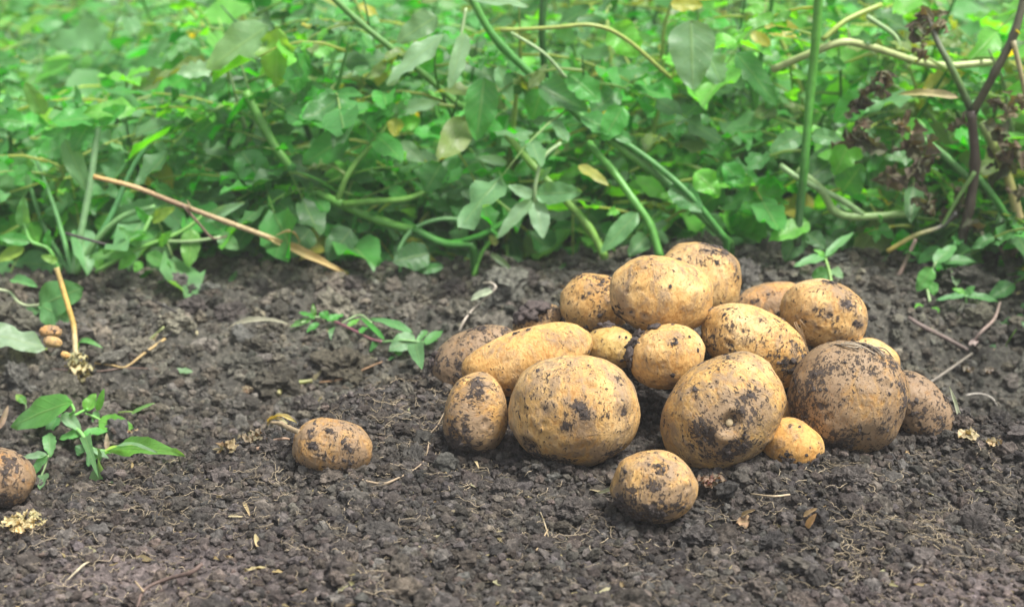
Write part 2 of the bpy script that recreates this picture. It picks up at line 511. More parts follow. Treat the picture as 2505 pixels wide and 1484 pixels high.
def scatter(mb, xs, ys, rad, sub, sink=.25):
    n = len(xs); z = hgt(xs, ys)
    var = [lump(sub, k) for k in range(10)]
    which = RNG.integers(0, 10, n)
    sc = rad[:, None] * RNG.uniform(.6, 1.3, (n, 3))
    R = rots(n)
    tone = (.62 + .95 * RNG.uniform(size=n) ** 1.5)[:, None] * (1 + RNG.uniform(-.04, .04, (n, 3))) * (1 + RNG.uniform(-.3, 1, n)[:, None] * np.array([[.10, .02, -.08]]))
    bk = sstep(1.0, 1.25, ys)[:, None]
    tone = tone * (1 + bk * (np.array([[1.40, 1.48, 1.36]]) - 1)) * (1 + smooth_mask(xs, ys)[:, None] * np.array([[.5, .4, .46]]))
    for k in range(10):
        id_ = np.where(which == k)[0]
        if not len(id_): continue
        v, f = var[k]
        V = np.einsum('nij,nvj->nvi', R[id_], v[None] * sc[id_][:, None, :])
        V[:, :, 2] *= .85
        V = V + np.stack([xs[id_], ys[id_], z[id_] + rad[id_] * (.6 - sink)], -1)[:, None, :]
        F = (f[None] + (np.arange(len(id_)) * len(v))[:, None, None]).reshape(-1, 3)
        mb.add(V.reshape(-1, 3), None, F, np.repeat(tone[id_], len(v), 0))
def place(n, y0, y1, thin=.8, margin=.09):
    ys = RNG.uniform(y0, y1, n); half = .385 * ys + margin
    xs = RNG.uniform(-1, 1, n) * half
    keep = RNG.uniform(size=n) > (thin - .05) * smooth_mask(xs, ys)
    return xs[keep], ys[keep]
cm = MB()
xs, ys = place(42000, .66, 1.14); scatter(cm, xs, ys, RNG.uniform(.0006, .0017, len(xs)), 1)
xs, ys = place(24000, .66, 1.16); scatter(cm, xs, ys, .0013 + .0026 * RNG.uniform(size=len(xs)) ** 2.0, 2, .1)
xs, ys = place(1500, .66, 1.16, 1.0); scatter(cm, xs, ys, .003 + .004 * RNG.uniform(size=len(xs)) ** 2.5, 3, .15)
xs, ys = place(60, .70, 1.12, 1.0); scatter(cm, xs, ys, .007 + .004 * RNG.uniform(size=len(xs)) ** 2, 4, .35)
xs, ys = place(14000, 1.06, 1.50); scatter(cm, xs, ys, .0013 + .004 * RNG.uniform(size=len(xs)) ** 3, 2)
xs, ys = place(700, 1.05, 1.50); scatter(cm, xs, ys, .004 + .006 * RNG.uniform(size=len(xs)) ** 2, 3)
xs, ys = place(70, 1.12, 1.45); scatter(cm, xs, ys, .010 + .010 * RNG.uniform(size=len(xs)) ** 2, 4, .4)
crumbs = cm.build('soil_crumbs', M_SOIL, None, False)
tag(crumbs, 'loose dark soil crumbs strewn over the bare plot', 'soil', kind='stuff')

# ------------------------------------------------------------------ root hairs and chopped plant litter
def root_hair(mb, p, length, r, seed, col, forks=2):
    rs = np.random.default_rng(seed)
    a = rs.uniform(0, 6.28); n = 7
    x, y = p[0], p[1]; pts = []
    for i in range(n):
        pts.append((x, y)); a += rs.normal(0, .45)
        x += math.cos(a) * length / n; y += math.sin(a) * length / n
    pts = np.array(pts)
    z = hgt(pts[:, 0], pts[:, 1]) + rs.uniform(.0, .004, n) + .0012
    z = .5 * z + .5 * z.mean() + .0008
    z = np.maximum(z, hgt(pts[:, 0], pts[:, 1]) - .0005)
    pp = np.column_stack([pts, z])
    tube(mb, pp, np.linspace(r, r * .5, n), 4, col, 2)
    for k in range(forks):
        i = rs.integers(1, n - 1)
        b = a + rs.normal(0, 1.5)
        e = pp[i] + np.array([math.cos(b), math.sin(b), .2]) * length * rs.uniform(.15, .4)
        m_ = (pp[i] + e) / 2 + rs.normal(0, .08, 3) * length * .4
        tube(mb, [pp[i], m_, e], [r * .7, r * .55, r * .3], 4, col, 2)
rm = MB()
def hair_field(n, fx, fy, l0, l1, r):
    for k in range(n):
        px, py = fx(), fy()
        p = G(px, py)
        c = np.array([.46, .38, .26]) * random.uniform(.35, 1.1)
        root_hair(rm, p, random.uniform(l0, l1), r * random.uniform(.7, 1.3), random.randrange(10**6), c, random.randrange(3))
U = random.uniform
hair_field(620, lambda: U(-60, 2560), lambda: U(1150, 1500), .006, .024, .00022)
hair_field(190, lambda: U(800, 1240), lambda: U(925, 1180), .006, .026, .00025)
hair_field(60, lambda: random.gauss(2290, 60), lambda: random.gauss(1310, 32), .010, .03, .00026)
hair_field(30, lambda: random.gauss(2080, 40), lambda: random.gauss(1360, 40), .010, .03, .00026)
hair_field(24, lambda: random.gauss(1480, 60), lambda: random.gauss(1310, 30), .010, .03, .00026)
hair_field(60, lambda: U(1950, 2460), lambda: U(1080, 1200), .008, .026, .00024)
hair_field(80, lambda: U(0, 900), lambda: U(1130, 1300), .008, .026, .00022)
hairs = rm.build('root_hairs', M_ROOT)
tag(hairs, 'fine pale root hairs tangled in the dark soil', 'roots', kind='stuff')

lm = MB()
for k in range(1100):
    f = random.random()
    if f < .75: p = G(U(-80, 2580), U(1130, 1500), .0015)
    else: p = G(U(-80, 2580), U(690, 1120), .002)
    a = U(0, 6.28); L = U(.0015, .005) if random.random() < .85 else U(.006, .015)
    d = np.array([math.cos(a), math.sin(a), U(-.1, .35)])
    c = random.choice([(.42, .27, .13), (.48, .36, .20), (.30, .17, .10), (.20, .12, .10), (.50, .42, .28), (.34, .22, .18)])
    leaf(lm, p - d * L * .5, p + d * L * .5, (U(-.6, .6), U(-.8, .2), 1), L * U(.07, .20), U(0, .9), U(-.5, .5), .4, .3, np.array(c) * U(.5, 1.0), k, 5, 2)
litter = lm.build('plant_litter', M_DRYLEAF)
tag(litter, 'scattered straw chips and dry leaf scraps on soil', 'litter', kind='stuff')

# ------------------------------------------------------------------ potatoes
PV, PF = ico(6)
FRAME = Matrix(((1, 0, 0), (0, CP, SP), (0, -SP, CP)))        # columns: right, forward, up
def potato(label, px, py, Y, a, b, rot=0, c=.93, taper=0.0, sq=2.1, bend=0.0, eyes=(), dirt=.3, film=.3, dirty=(), green=0.0, tint=(1, 1, 1), seed=1, name='potato', group='potatoes in the heap', lump_=.045):
    ctr = P(px, py, Y); k = mpp(Y, py)
    A, B = a * k, b * k; C = c * math.sqrt(A * B) if a > b * 1.25 else c * max(A, B)
    C = min(C, B * 1.08) if a > b * 1.25 else C
    d = PV
    n = sq
    r = (np.abs(d[:, 0]) ** n + np.abs(d[:, 1]) ** n + np.abs(d[:, 2]) ** n) ** (-1 / n)
    r = r * (1 + lump_ * 1.3 * perlin(d * 1.5 + seed * 5.3) + lump_ * .45 * perlin(d * 3.6 + seed * 2.1) + .006 * perlin(d * 9 + seed) + .003 * perlin(d * 24 + seed))
    re_ = np.random.default_rng(seed * 17 + 3)
    auto = [(re_.uniform(-.85, .85), re_.uniform(-.8, .8), re_.uniform(.016, .034), re_.uniform(.05, .085)) for _ in range(5)] if a > 40 else []
    auto = [q for q in auto if q[0] ** 2 + q[1] ** 2 < .9]
    for (u, v, depth, rad) in list(eyes) + auto:
        w = math.sqrt(max(.02, 1 - u * u - v * v)); e = np.array([u, -w, v]); e /= np.linalg.norm(e)
        q = np.linalg.norm(d - e, axis=1)
        r = r * (1 - depth * np.exp(-(q / rad) ** 2) + depth * .35 * np.exp(-((q - rad * 1.5) / (rad * .6)) ** 2))
    v = d * r[:, None] * np.array([A, C, B])
    tx = v[:, 0] / A
    v[:, 1:] *= (1 + taper * tx)[:, None]
    v[:, 2] += bend * B * (tx ** 2 - .4)
    # stuck-on soil
    dz = np.full(len(d), float(dirt)) + .28 * perlin(d * 2.1 + seed * 3.3) + .16 * perlin(d * 5 + seed * 1.7)
    fz = np.full(len(d), float(film)) + .35 * perlin(d * 1.7 + seed * 8.1)
    for (u, v_, rad, amt) in dirty:
        w = math.sqrt(max(0.0, 1 - min(1, u * u + v_ * v_)))
        q = (d[:, 0] - u) ** 2 + (d[:, 2] - v_) ** 2 + .6 * (d[:, 1] + w) ** 2
        dz = dz + amt * np.exp(-q / rad ** 2) * (1 + .9 * perlin(d * 4.5 + seed)); fz = fz + 1.1 * amt * np.exp(-q / (rad * 1.4) ** 2)
    for (u, v_, depth, rad) in list(eyes) + auto:
        w = math.sqrt(max(.02, 1 - u * u - v_ * v_)); e = np.array([u, -w, v_]); e /= np.linalg.norm(e)
        q = np.linalg.norm(d - e, axis=1); dz = dz + .16 * np.exp(-(q / rad) ** 2); fz = fz + .35 * np.exp(-(q / (rad * 1.3)) ** 2)
    gz = np.clip(green * (.6 + 1.3 * perlin(d * 1.1 + seed)) * 1.0, 0, 1)
    me = bpy.data.meshes.new(name)
    me.vertices.add(len(v)); me.vertices.foreach_set('co', v.astype(np.float32).ravel())
    me.loops.add(PF.size); me.loops.foreach_set('vertex_index', PF.ravel().astype(np.int32))
    me.polygons.add(len(PF)); me.polygons.foreach_set('loop_start', (np.arange(len(PF)) * 3).astype(np.int32))
    me.polygons.foreach_set('use_smooth', np.ones(len(PF), bool))
    t = me.attributes.new('tex', 'FLOAT_VECTOR', 'POINT'); t.data.foreach_set('vector', (v + seed * .37).astype(np.float32).ravel())
    wv = np.stack([np.clip(dz, 0, 1), np.clip(fz, 0, 1), gz, np.ones(len(d))], -1)
    t = me.attributes.new('wear', 'FLOAT_COLOR', 'POINT'); t.data.foreach_set('color', wv.astype(np.float32).ravel())
    t = me.attributes.new('col', 'FLOAT_COLOR', 'POINT'); t.data.foreach_set('color', np.tile(np.array([*tint, 1]), (len(d), 1)).astype(np.float32).ravel())
    me.update(calc_edges=True); me.materials.append(M_POT)
    o = bpy.data.objects.new(name, me); COL.objects.link(o)
    Mx = (FRAME @ Matrix.Rotation(math.radians(rot), 3, 'Y')).to_4x4()
    Mx.translation = Vector(ctr)
    o.matrix_world = Mx
    tag(o, label, 'potato', group)
    o_dims[o.name] = (ctr, A, B, C)
    # surface point in the photograph's plane: (u, v) in local ellipse units -> world
    def surf(u, v_, out=0.0):
        w = math.sqrt(max(.0, 1 - min(1, u * u + v_ * v_)))
        e = Vector((u, -w, v_)); 
        j = int(np.argmin(((d - np.array(e)) ** 2).sum(1)))
        p = v[j]; nn = p / (np.array([A, C, B]) ** 2); nn /= np.linalg.norm(nn)
        return np.array(Mx @ Vector(p + nn * out)), np.array(Mx.to_3x3() @ Vector(nn))
    # crumbs of soil that really stand out from the skin where it is dirtiest
    wgt = np.clip(dz - .42, 0, 1) ** 1.6 + .0006
    wgt = wgt * (d[:, 1] < .5); cnt = int(min(320, 24 + 4400 * wgt.mean() * (a * b / 14000)))
    rs_ = np.random.default_rng(seed * 31 + 5); ids = rs_.choice(len(d), cnt, p=wgt / wgt.sum())
    cmb = MB(); lv, lf = lump(2, seed, .5)
    for j in ids:
        nn = v[j] / (np.array([A, C, B]) ** 2); nn /= np.linalg.norm(nn)
        ax = np.cross(nn, rs_.normal(size=3)); ax /= np.linalg.norm(ax); bx = np.cross(nn, ax)
        rr = rs_.uniform(.0004, .0012) * (1 + 1.2 * rs_.uniform() ** 5) * min(1, a / 60)
        V = v[j] + rr * (lv[:, :1] * ax * rs_.uniform(.8, 1.7) + lv[:, 1:2] * bx + lv[:, 2:] * nn * .6)
        cmb.add(V, None, lf, np.array([.072, .060, .054]) * rs_.uniform(.5, 1.5))
    so = cmb.build('stuck_soil', M_CLOD, None, False); so.parent = o; so['kind'] = 'stuff'
    return o, surf
o_dims = {}
def add_child(mb, name, mat, parent):
    o = mb.build(name, mat)
    o.parent = parent; o.matrix_parent_inverse = parent.matrix_world.inverted()
    return o
def dirt_clump(surf, parent, spots, seed=0, tone=1.0):
    mb = MB()
    for j, (u, v, r) in enumerate(spots):
        p, n_ = surf(u, v, r * .1)
        vv, ff = lump(3, seed + j, .6)
        ax = np.cross(n_, [0.3, .5, .8]); ax /= np.linalg.norm(ax); bx = np.cross(n_, ax)
        V = p + r * (vv[:, :1] * ax * 1.2 + vv[:, 1:2] * bx + vv[:, 2:] * n_ * .55)
        mb.add(V, None, ff, np.array([.075, .062, .058]) * tone)
    return add_child(mb, 'dirt_clump', M_CLOD, parent)

# (upper row)
potato('large pale potato behind the topmost one, at the very peak of the heap', 1708, 691, 1.125, 102, 98, 8, sq=2.35, dirt=.34, film=.22, dirty=[(.1, .85, .3, .35), (.45, .75, .2, .3)], tint=(1.03, 1.02, 1.02), seed=2)
pk, sf = potato('big clean oval potato crowning the front of the heap', 1618, 722, 1.045, 127, 97, 9, c=.9, dirt=.20, film=.24, eyes=[(-.55, -.50, .05, .07), (-.30, -.55, .05, .07)], dirty=[(-.80, -.60, .35, .45), (.3, .93, .2, .35), (.35, -.1, .3, .10), (-.25, -.85, .35, .3)], tint=(1.06, 1.06, 1.06), seed=3)
potato('speckled round potato at the upper left, tucked under the crowning one', 1456, 748, 1.10, 88, 79, 22, taper=.05, dirt=.40, film=.10, dirty=[(0, .7, .5, .14)], tint=(1.04, 1.0, .95), seed=4)
potato('pinkish brown potato half hidden behind the blotchy one on the right shoulder', 1893, 752, 1.150, 100, 62, -8, dirt=.36, film=.50, tint=(1.0, .88, .85), seed=5)
potato('blotchy tan potato on the right shoulder of the heap with black dirt streaks', 2015, 772, 1.085, 106, 85, 20, c=.9, sq=2.25, dirt=.34, film=.25, eyes=[(.2, -.7, .04, .08)], dirty=[(.62, .05, .14, .5), (.05, .85, .15, .4), (.2, .45, .13, .45), (-.2, .9, .14, .4)], tint=(1.0, .97, .95), seed=6)
pr, sfr = potato('long speckled potato lying slantwise right of the crowning one', 1850, 846, 1.025, 141, 87, 28, c=.86, sq=2.2, taper=-.03, eyes=[(-.5, -.32, .05, .08), (.10, -.72, .06, .09)], dirt=.44, film=.12, dirty=[(.62, -.1, .28, .25), (.85, .25, .25, .3), (.12, -.72, .15, .4)], tint=(1.05, 1.03, .98), seed=7)
pg, sfg = potato('small greenish potato squeezed beneath the crowning one', 1496, 850, 1.022, 66, 53, 8, dirt=.22, film=.08, green=.16, eyes=[(.72, -.1, .06, .12)], tint=(.96, .96, .86), seed=8)
pc, sfc = potato('smooth small oval potato in the middle of the heap', 1631, 872, .985, 93, 79, -10, c=.92, dirt=.24, film=.14, eyes=[(-.05, -.80, .03, .08), (.25, -.85, .03, .07)], dirty=[(.15, .45, .16, .2)], tint=(1.03, 1.0, .96), seed=9)
dirt_clump(sfc, pc, [(-.62, .80, .0045), (-.80, .58, .0050), (-.93, .32, .0050), (-.98, .10, .0045), (-.20, .97, .0040)], 3)
dirt_clump(sfg, pg, [(-.42, .90, .0042), (-.22, .97, .0040)], 9)
# (left flank)
potato('long smooth kidney shaped potato lying across the left flank', 1289, 878, 1.005, 163, 76, -18, c=.95, bend=.10, sq=2.2, dirt=.20, film=.16, dirty=[(.6, .2, .35, .12)], tint=(1.06, .99, .90), seed=10)
pb, sfb = potato('earth brown potato at the far left end of the heap', 1166, 884, 1.062, 117, 82, -27, dirt=.42, film=.85, dirty=[(-.8, .5, .35, .3), (.4, .85, .3, .25)], tint=(.74, .67, .64), seed=11)
dirt_clump(sfb, pb, [(-.80, .58, .004), (-.90, .42, .0035), (-.97, .2, .004), (-.99, .05, .003), (-.66, .72, .003)], 17)
pd, sfd = potato('small potato capped with damp soil behind the long smooth one', 1318, 790, 1.115, 66, 44, -22, dirt=.50, film=.6, tint=(.92, .83, .76), seed=12)
dirt_clump(sfd, pd, [(-.25, .95, .0062), (.02, .85, .0065), (-.42, .75, .006), (-.60, .55, .0048), (.25, .75, .006), (-.15, .6, .006)], 23, 1.2)
# (front row)
potato('dumpy potato with a dirt stained lower half at the left foot of the heap', 1164, 1010, .953, 99, 78, -84, c=.92, taper=-.10, sq=2.25, eyes=[(-.15, -.3, .05, .10), (-.35, .25, .04, .1)], dirt=.36, film=.42, dirty=[(-.75, .50, .50, .55), (.65, .05, .26, .5), (-.15, .25, .16, .3), (-.95, -.1, .4, .55)], tint=(.98, .93, .86), seed=13)
potato('biggest round potato in the front of the heap with dark dirt spots', 1405, 1002, .932, 160, 135, 4, c=.86, sq=2.15, eyes=[(-.62, -.62, .075, .14), (.08, -.98, .05, .12)], dirt=.34, film=.32, dirty=[(.02, .12, .12, .55), (.14, -.04, .10, .5), (-.13, -.22, .11, .45), (.62, .62, .14, .4), (.68, .1, .09, .4), (.0, -.95, .28, .4), (-.45, -.85, .22, .4), (.55, -.75, .25, .3)], tint=(1.02, .99, .95), seed=14)
ps, sfs = potato('large scurfy potato with a pale central navel, right of the biggest one', 1769, 1006, .925, 160, 128, -38, c=.88, sq=2.15, eyes=[(-.08, -.10, .15, .16), (.10, -.93, .06, .12)], dirt=.37, film=.46, dirty=[(.22, .0, .22, .28), (-.35, .15, .18, .3), (-.55, -.35, .3, .22), (.30, -.30, .14, .3), (-.2, -.6, .2, .25)], tint=(1.0, .97, .88), seed=15)
sb = MB(); p_, n_ = sfs(-.08, -.10, -.0005)
tube(sb, [p_ - n_ * .002, p_ + n_ * .001, p_ + n_ * .003, p_ + n_ * .0036], [.0030, .0030, .0024, .001], 12, (.62, .50, .30), 3)
add_child(sb, 'stem_scar', M_STRAW, ps)
potato('smallest glossy egg shaped potato wedged in front between two large ones', 1938, 1089, .918, 77, 64, 24, c=.95, taper=-.04, dirt=.22, film=.10, dirty=[(-.15, -.5, .3, .30)], eyes=[(-.5, .6, .03, .12)], tint=(1.08, .98, .82), seed=16)
pq, sfq = potato('heavily soiled round potato at the right front of the heap', 2074, 972, .957, 141, 134, 12, c=.92, sq=2.3, dirt=.50, film=.76, dirty=[(-.6, .55, .4, .10), (-.85, -.2, .4, .15), (-.1, .9, .3, .12), (0, -.85, .5, .28), (.62, .38, .10, .5), (.45, -.35, .16, .3), (.12, -.02, .36, -.30), (.35, -.45, .3, -.22)], tint=(.88, .81, .72), seed=17)
potato('brown netted potato at the far right end of the heap', 2247, 1003, .985, 106, 71, 50, c=.9, dirt=.46, film=.90, dirty=[(.5, -.3, .5, .25)], tint=(.74, .66, .62), seed=18)
potato('pale potato peeping out behind the heavily soiled one', 2123, 897, 1.062, 77, 70, 10, dirt=.22, film=.15, tint=(1.03, 1.0, .95), seed=19)
potato('orange tan potato barely showing in the gap behind the smallest egg shaped one', 1924, 1018, .985, 52, 44, 0, dirt=.2, film=.2, tint=(1, .92, .8), seed=20)
# (lying apart)
potato('round dirty potato lying alone in front of the heap', 1600, 1189, .838, 104, 87, 6, c=.95, sq=2.15, dirt=.36, film=.38, dirty=[(0, -.75, .6, .42), (-.75, -.55, .4, .45), (.0, .15, .22, .3), (.1, .6, .18, .3)], eyes=[(.65, .15, .04, .1)], tint=(.97, .93, .88), seed=21, group='potatoes lying apart from the heap')
pl, sfl = potato('single squarish potato on bare soil left of the heap, trailing a stolon', 814, 1093, .912, 97, 69, 6, c=.9, sq=2.2, taper=-.05, dirt=.36, film=.48, dirty=[(-.45, .55, .12, .5), (-.35, .1, .13, .5), (.5, .1, .16, .45), (.0, .62, .12, .4), (.42, -.35, .2, .5), (-.55, -.8, .35, .45), (.35, -.85, .3, .45)], eyes=[(-.1, .35, .04, .1)], tint=(.84, .78, .75), seed=22, group='potatoes lying apart from the heap')
sb = MB(); p0_, _n = sfl(-.82, .45, -.002)
q_ = [p0_, P(706, 1046, .925), P(688, 1036, .935), P(664, 1033, .94)]
tube(sb, q_, [.0022, .0018, .0017, .0010], 8, (.36, .27, .16), 5, .25)
add_child(sb, 'stolon', M_STRAW, pl)
potato('crusted brown potato cut off by the left edge of the picture', 6, 1167, .845, 77, 68, 28, c=.92, sq=2.2, dirt=.44, film=.80, dirty=[(-.1, -.9, .6, .5), (.6, -.6, .4, .35), (.2, .65, .3, .25)], tint=(.70, .60, .53), seed=23, group='potatoes lying apart from the heap')
pm, sfm = potato('tiny brown potato beside the big pale leaf at left', 124, 811, 1.118, 28, 16, 3, dirt=.3, film=.35, tint=(.95, .82, .72), seed=24, group='tiny potatoes by the straw stalk')
potato('tiny whitish tuber under the tiny brown potato', 129, 836, 1.095, 23, 14, 10, dirt=.1, film=.15, tint=(.95, .98, 1.05), seed=25, group='tiny potatoes by the straw stalk')
potato('tiny yellow tuber touching the scaly straw base', 160, 868, 1.065, 12, 9, 20, dirt=.1, film=.2, tint=(1.0, .95, .8), seed=26, group='tiny potatoes by the straw stalk')
# loose earth banked against the potatoes that lie on the ground
bm_ = MB(); bx, by, br = [], [], []
for ctr, A, B, C in o_dims.values():
    if ctr[2] - B > h1(ctr[0], ctr[1]) + .016 or A < .010: continue
    n_ = int(1500 * A / .05)
    ang = RNG.uniform(0, 2 * math.pi, n_); q = RNG.uniform(.62, 1.12, n_)
    bx.append(ctr[0] + np.cos(ang) * q * A); by.append(ctr[1] + np.sin(ang) * q * C); br.append(.0009 + .0028 * RNG.uniform(size=n_) ** 2.2)
scatter(bm_, np.concatenate(bx), np.concatenate(by), np.concatenate(br), 2, -.9)
bank = bm_.build('soil_crumbs', M_SOIL, None, False)
tag(bank, 'loose soil crumbs banked up against the potatoes', 'soil', kind='stuff')
# fine roots still attached
sb = MB()
for u_, v_, ex, ey, mx_, my_ in [(.72, .62, 1966, 822, 1946, 786), (.80, .52, 1950, 808, 1944, 790), (.76, .58, 1972, 800, 1956, 784)]:
    a0, _ = sfr(u_, v_)
    tube(sb, [a0, P(mx_, my_, 1.005), P(ex, ey, 1.0)], [.00025, .00022, .00012], 5, (.50, .36, .22), 4)
add_child(sb, 'rootlets', M_ROOT, pr)
sb = MB()
for k in range(9):
    u0 = U(-.55, .15); a0, n0 = sfq(u0, math.sqrt(1 - u0 * u0) * .93, .0006)
    a1, _ = sfq(u0 + U(.1, .25), .9 * math.sqrt(1 - u0 * u0), .002)
    a2, _ = sfq(u0 + U(.25, .5), U(.72, .86), .001)
    tube(sb, [a0, a1, a2], [.0006, .0005, .0003], 5, random.choice([(.2, .17, .13), (.45, .38, .28)]), 4)
add_child(sb, 'rootlets', M_ROOT, pq)


# ------------------------------------------------------------------ potato plants behind the ridge
G1, G2, G3, G4 = (.016, .205, .014), (.030, .33, .014), (.115, .46, .012), (.014, .10, .014)
PALE, PALE2, YEL, OLIVE = (.27, .44, .28), (.13, .34, .13), (.50, .42, .025), (.16, .22, .035)
DARK, TAN = (.045, .035, .036), (.50, .36, .18)
STEM, STEMY, STEMD, STEMP = (.07, .23, .035), (.34, .42, .10), (.035, .13, .025), (.30, .44, .20)
def pick(rs, pal):
    c = np.array(pal[rs.integers(len(pal))]); return c * rs.uniform(.75, 1.25) * (1 + rs.uniform(-.06, .06, 3))
PAL = [G1, G1, G1, G2, G2, G2, G3, PALE2, G4, OLIVE]
PAL_L = [G2, G2, G1, PALE2, PALE2, G3, G1]
PAL_R = [G1, G2, G2, G3, G3, G3, PALE2, G4, OLIVE]
def compound(mb, mbs, p, az, size, rs, pal, up=.35, lw=1.0, detail=1):
    """one potato leaf: a stalk with paired leaflets and a larger end leaflet"""
    d = np.array([math.cos(az), math.sin(az), up]); d /= np.linalg.norm(d)
    L = size * rs.uniform(.8, 1.25)
    droop = rs.uniform(.15, .55)
    pts = np.array([p + d * L * t - np.array([0, 0, 1]) * droop * L * t * t for t in np.linspace(0, 1, 5)])
    tube(mbs, pts, [.0018 * lw, .0015 * lw, .0012 * lw, .001 * lw, .0007 * lw], 4, pick(rs, [STEM, STEMP, STEMY]), 1)
    side = np.cross(d, [0, 0, 1.0]); side /= np.linalg.norm(side) + 1e-9
    nt, ns = (8, 4) if detail else (4, 2)
    base = pick(rs, pal)
    def one(b, dr, ll):
        nn = np.array([rs.normal(0, .55), rs.normal(-.45, .55), .85])
        c = base * rs.uniform(.8, 1.2)
        if rs.uniform() < (.03 if pal is PAL_R else .012): c = np.array(YEL)
        e = b + dr * ll
        leaf(mb, b, e, nn, ll * rs.uniform(.22, .33), rs.uniform(-.1, .6), rs.uniform(-.45, .25), rs.uniform(.02, .16), rs.uniform(.10, .34), c, int(rs.integers(10**6)), nt, ns, rs.uniform(.36, .48), None, rs.normal(0, .5))
    for t, k in ((.42, .62), (.68, .85)):
        i = t * 4; j = int(i); q = pts[j] + (pts[j+1] - pts[j]) * (i - j)
        for sgn in (-1, 1):
            dr = side * sgn + d * rs.uniform(.2, .7) + np.array([0, 0, rs.uniform(-.85, .25)])
            one(q, dr / np.linalg.norm(dr), L * .42 * k * rs.uniform(.8, 1.2))
    dr = pts[-1] - pts[-2]; one(pts[-1], dr / np.linalg.norm(dr), L * .52 * rs.uniform(.8, 1.2))
def grow(mbl, base, height, nst, rs, pal, spread=.5, size=.10, detail=1, nodes=7, lean=(0, 0)):
    """stems (returned as meshes) and leaves (into mbl) of one plant"""
    stems = []
    for k in range(nst):
        az = k * 2.4 + rs.uniform(-.5, .5)
        tilt = spread * rs.uniform(.25, 1.2)
        d = np.array([math.cos(az) * tilt + lean[0], math.sin(az) * tilt + lean[1], 1.0]); d /= np.linalg.norm(d)
        L = height * rs.uniform(.8, 1.2)
        ts = np.linspace(0, 1, 6)
        pts = np.array([base + np.array([math.cos(az), math.sin(az), 0]) * .012 + d * L * t - np.array([0, 0, 1]) * tilt * .38 * L * t ** 2.2 + np.array([rs.normal(0, .006), rs.normal(0, .006), 0]) * t for t in ts])
        m = MB(); c = pick(rs, [STEM, STEM, STEMY, STEMD, STEMP])
        tube(m, pts, np.array([.0050, .0044, .0036, .0028, .0018, .0006]) * rs.uniform(.75, 1.15), 7, c, 4, .12)
        stems.append(m)
        for j in range(nodes):
            t = .14 + .86 * (j + rs.uniform(0, .6)) / nodes; t = min(t, .99)
            i = t * 5; jj = int(i); q = pts[jj] + (pts[jj+1] - pts[jj]) * (i - jj)
            compound(mbl, mbl, q, az + j * 2.4 + rs.uniform(-.4, .4), size * (1.1 - .35 * t), rs, pal, rs.uniform(-.1, .6), 1, detail)
    return stems
def potato_plant(label, base, height, nst, seed, pal, spread=.5, size=.10, lean=(0, 0), nodes=7):
    rs = np.random.default_rng(seed)
    base = np.array([base[0], base[1], h1(base[0], base[1]) - .004])
    e = empty('potato_plant', base, label, 'plant', 'potato plants growing along the ridge')
    mb = MB()
    for m in grow(mb, base, height, nst, rs, pal, spread, size, 1, nodes, lean): m.build('stem', M_STEM, e)
    mb.build('foliage', M_LEAF, e)
    return e

def PX(px, Y): return P(px, 640, Y)[0]
ROW = [
    (-150, 1.55, .27, 'leafy potato plant at the left edge behind the grassy tuft', PAL_L),
    (130, 1.57, .26, 'potato plant behind the grassy tuft of pale green stalks', PAL_L),
    (420, 1.56, .28, 'potato plant behind the leaning dry stalk and oval leaved weed', PAL_L),
    (700, 1.55, .33, 'dark leaved potato plant right of the dry stalk with forked stem', PAL),
    (960, 1.60, .37, 'dense potato plant in the middle behind the curled green shoot', PAL),
    (1230, 1.63, .39, 'potato plant behind the hanging pale leaf sprig', PAL),
    (1520, 1.65, .40, 'potato plant rising right behind the peak of the heap', PAL_R),
    (1800, 1.64, .39, 'bright potato plant left of the upright green stem', PAL_R),
    (2080, 1.64, .39, 'yellowish potato plant between the upright stem and the wilted one', PAL_R),
    (2300, 1.66, .37, 'potato plant directly behind the wilted blackened stem', PAL_R),
    (2560, 1.55, .35, 'potato plant hanging over the dark hollow at the right edge', PAL_R),
    (2760, 1.50, .33, 'potato plant beyond the wilted one outside the right edge', PAL_R),
]
for k, (px, Y, hh, lab, pal) in enumerate(ROW):
    potato_plant(lab, (PX(px, Y), Y), hh, 8, 100 + k, pal, .60, .125, (0, -.06), 8)

for k, (px, Y, hh, lab) in enumerate([(2500, 1.43, .12, 'low dark leaved plant spilling over the hollow below the withered stem'), (2210, 1.47, .11, 'low leafy plant at the foot of the withered stem'), (2640, 1.30, .15, 'leafy plant reaching in from the right edge over the dark hollow')]):
    potato_plant(lab, (P(px, 700, Y)[0], Y), hh, 6, 170 + k, [G1, G4, G2, (.03, .12, .03)], .75, .075, (0, -.1), 5)

# beyond the first row the crop closes into one mass
fm_ = MB(); rs = np.random.default_rng(55)
for r_, (Y, dx, hh, det, nd) in enumerate([(1.88, .17, .40, 1, 8), (2.16, .19, .42, 0, 7), (2.5, .21, .44, 0, 6), (2.9, .24, .46, 0, 6), (3.4, .27, .50, 0, 5), (4.0, .32, .54, 0, 5), (4.7, .4, .60, 0, 5)]):
    half = .40 * Y + .30
    for x in np.arange(-half, half, dx):
        y = Y + rs.uniform(-.1, .1); xx = x + rs.uniform(-.06, .06)
        b = np.array([xx, y, h1(xx, y)])
        h_ = hh * (.85 if xx < -.22 * Y else 1.0) * rs.uniform(.62, 1.28)
        for m in grow(fm_, b, h_, 6, rs, PAL_L if xx < 0 else PAL_R, .60, .150, det, nd, (0, -.05)):
            for v, q, t, c in zip(m.v, m.q, m.t, m.c): fm_.add(v, q - 0, t - 0, c[0, :3])
far_mass = fm_.build('background_foliage', M_LEAF_FAR)
tag(far_mass, 'solid mass of green potato foliage filling the field behind', 'foliage', kind='stuff')

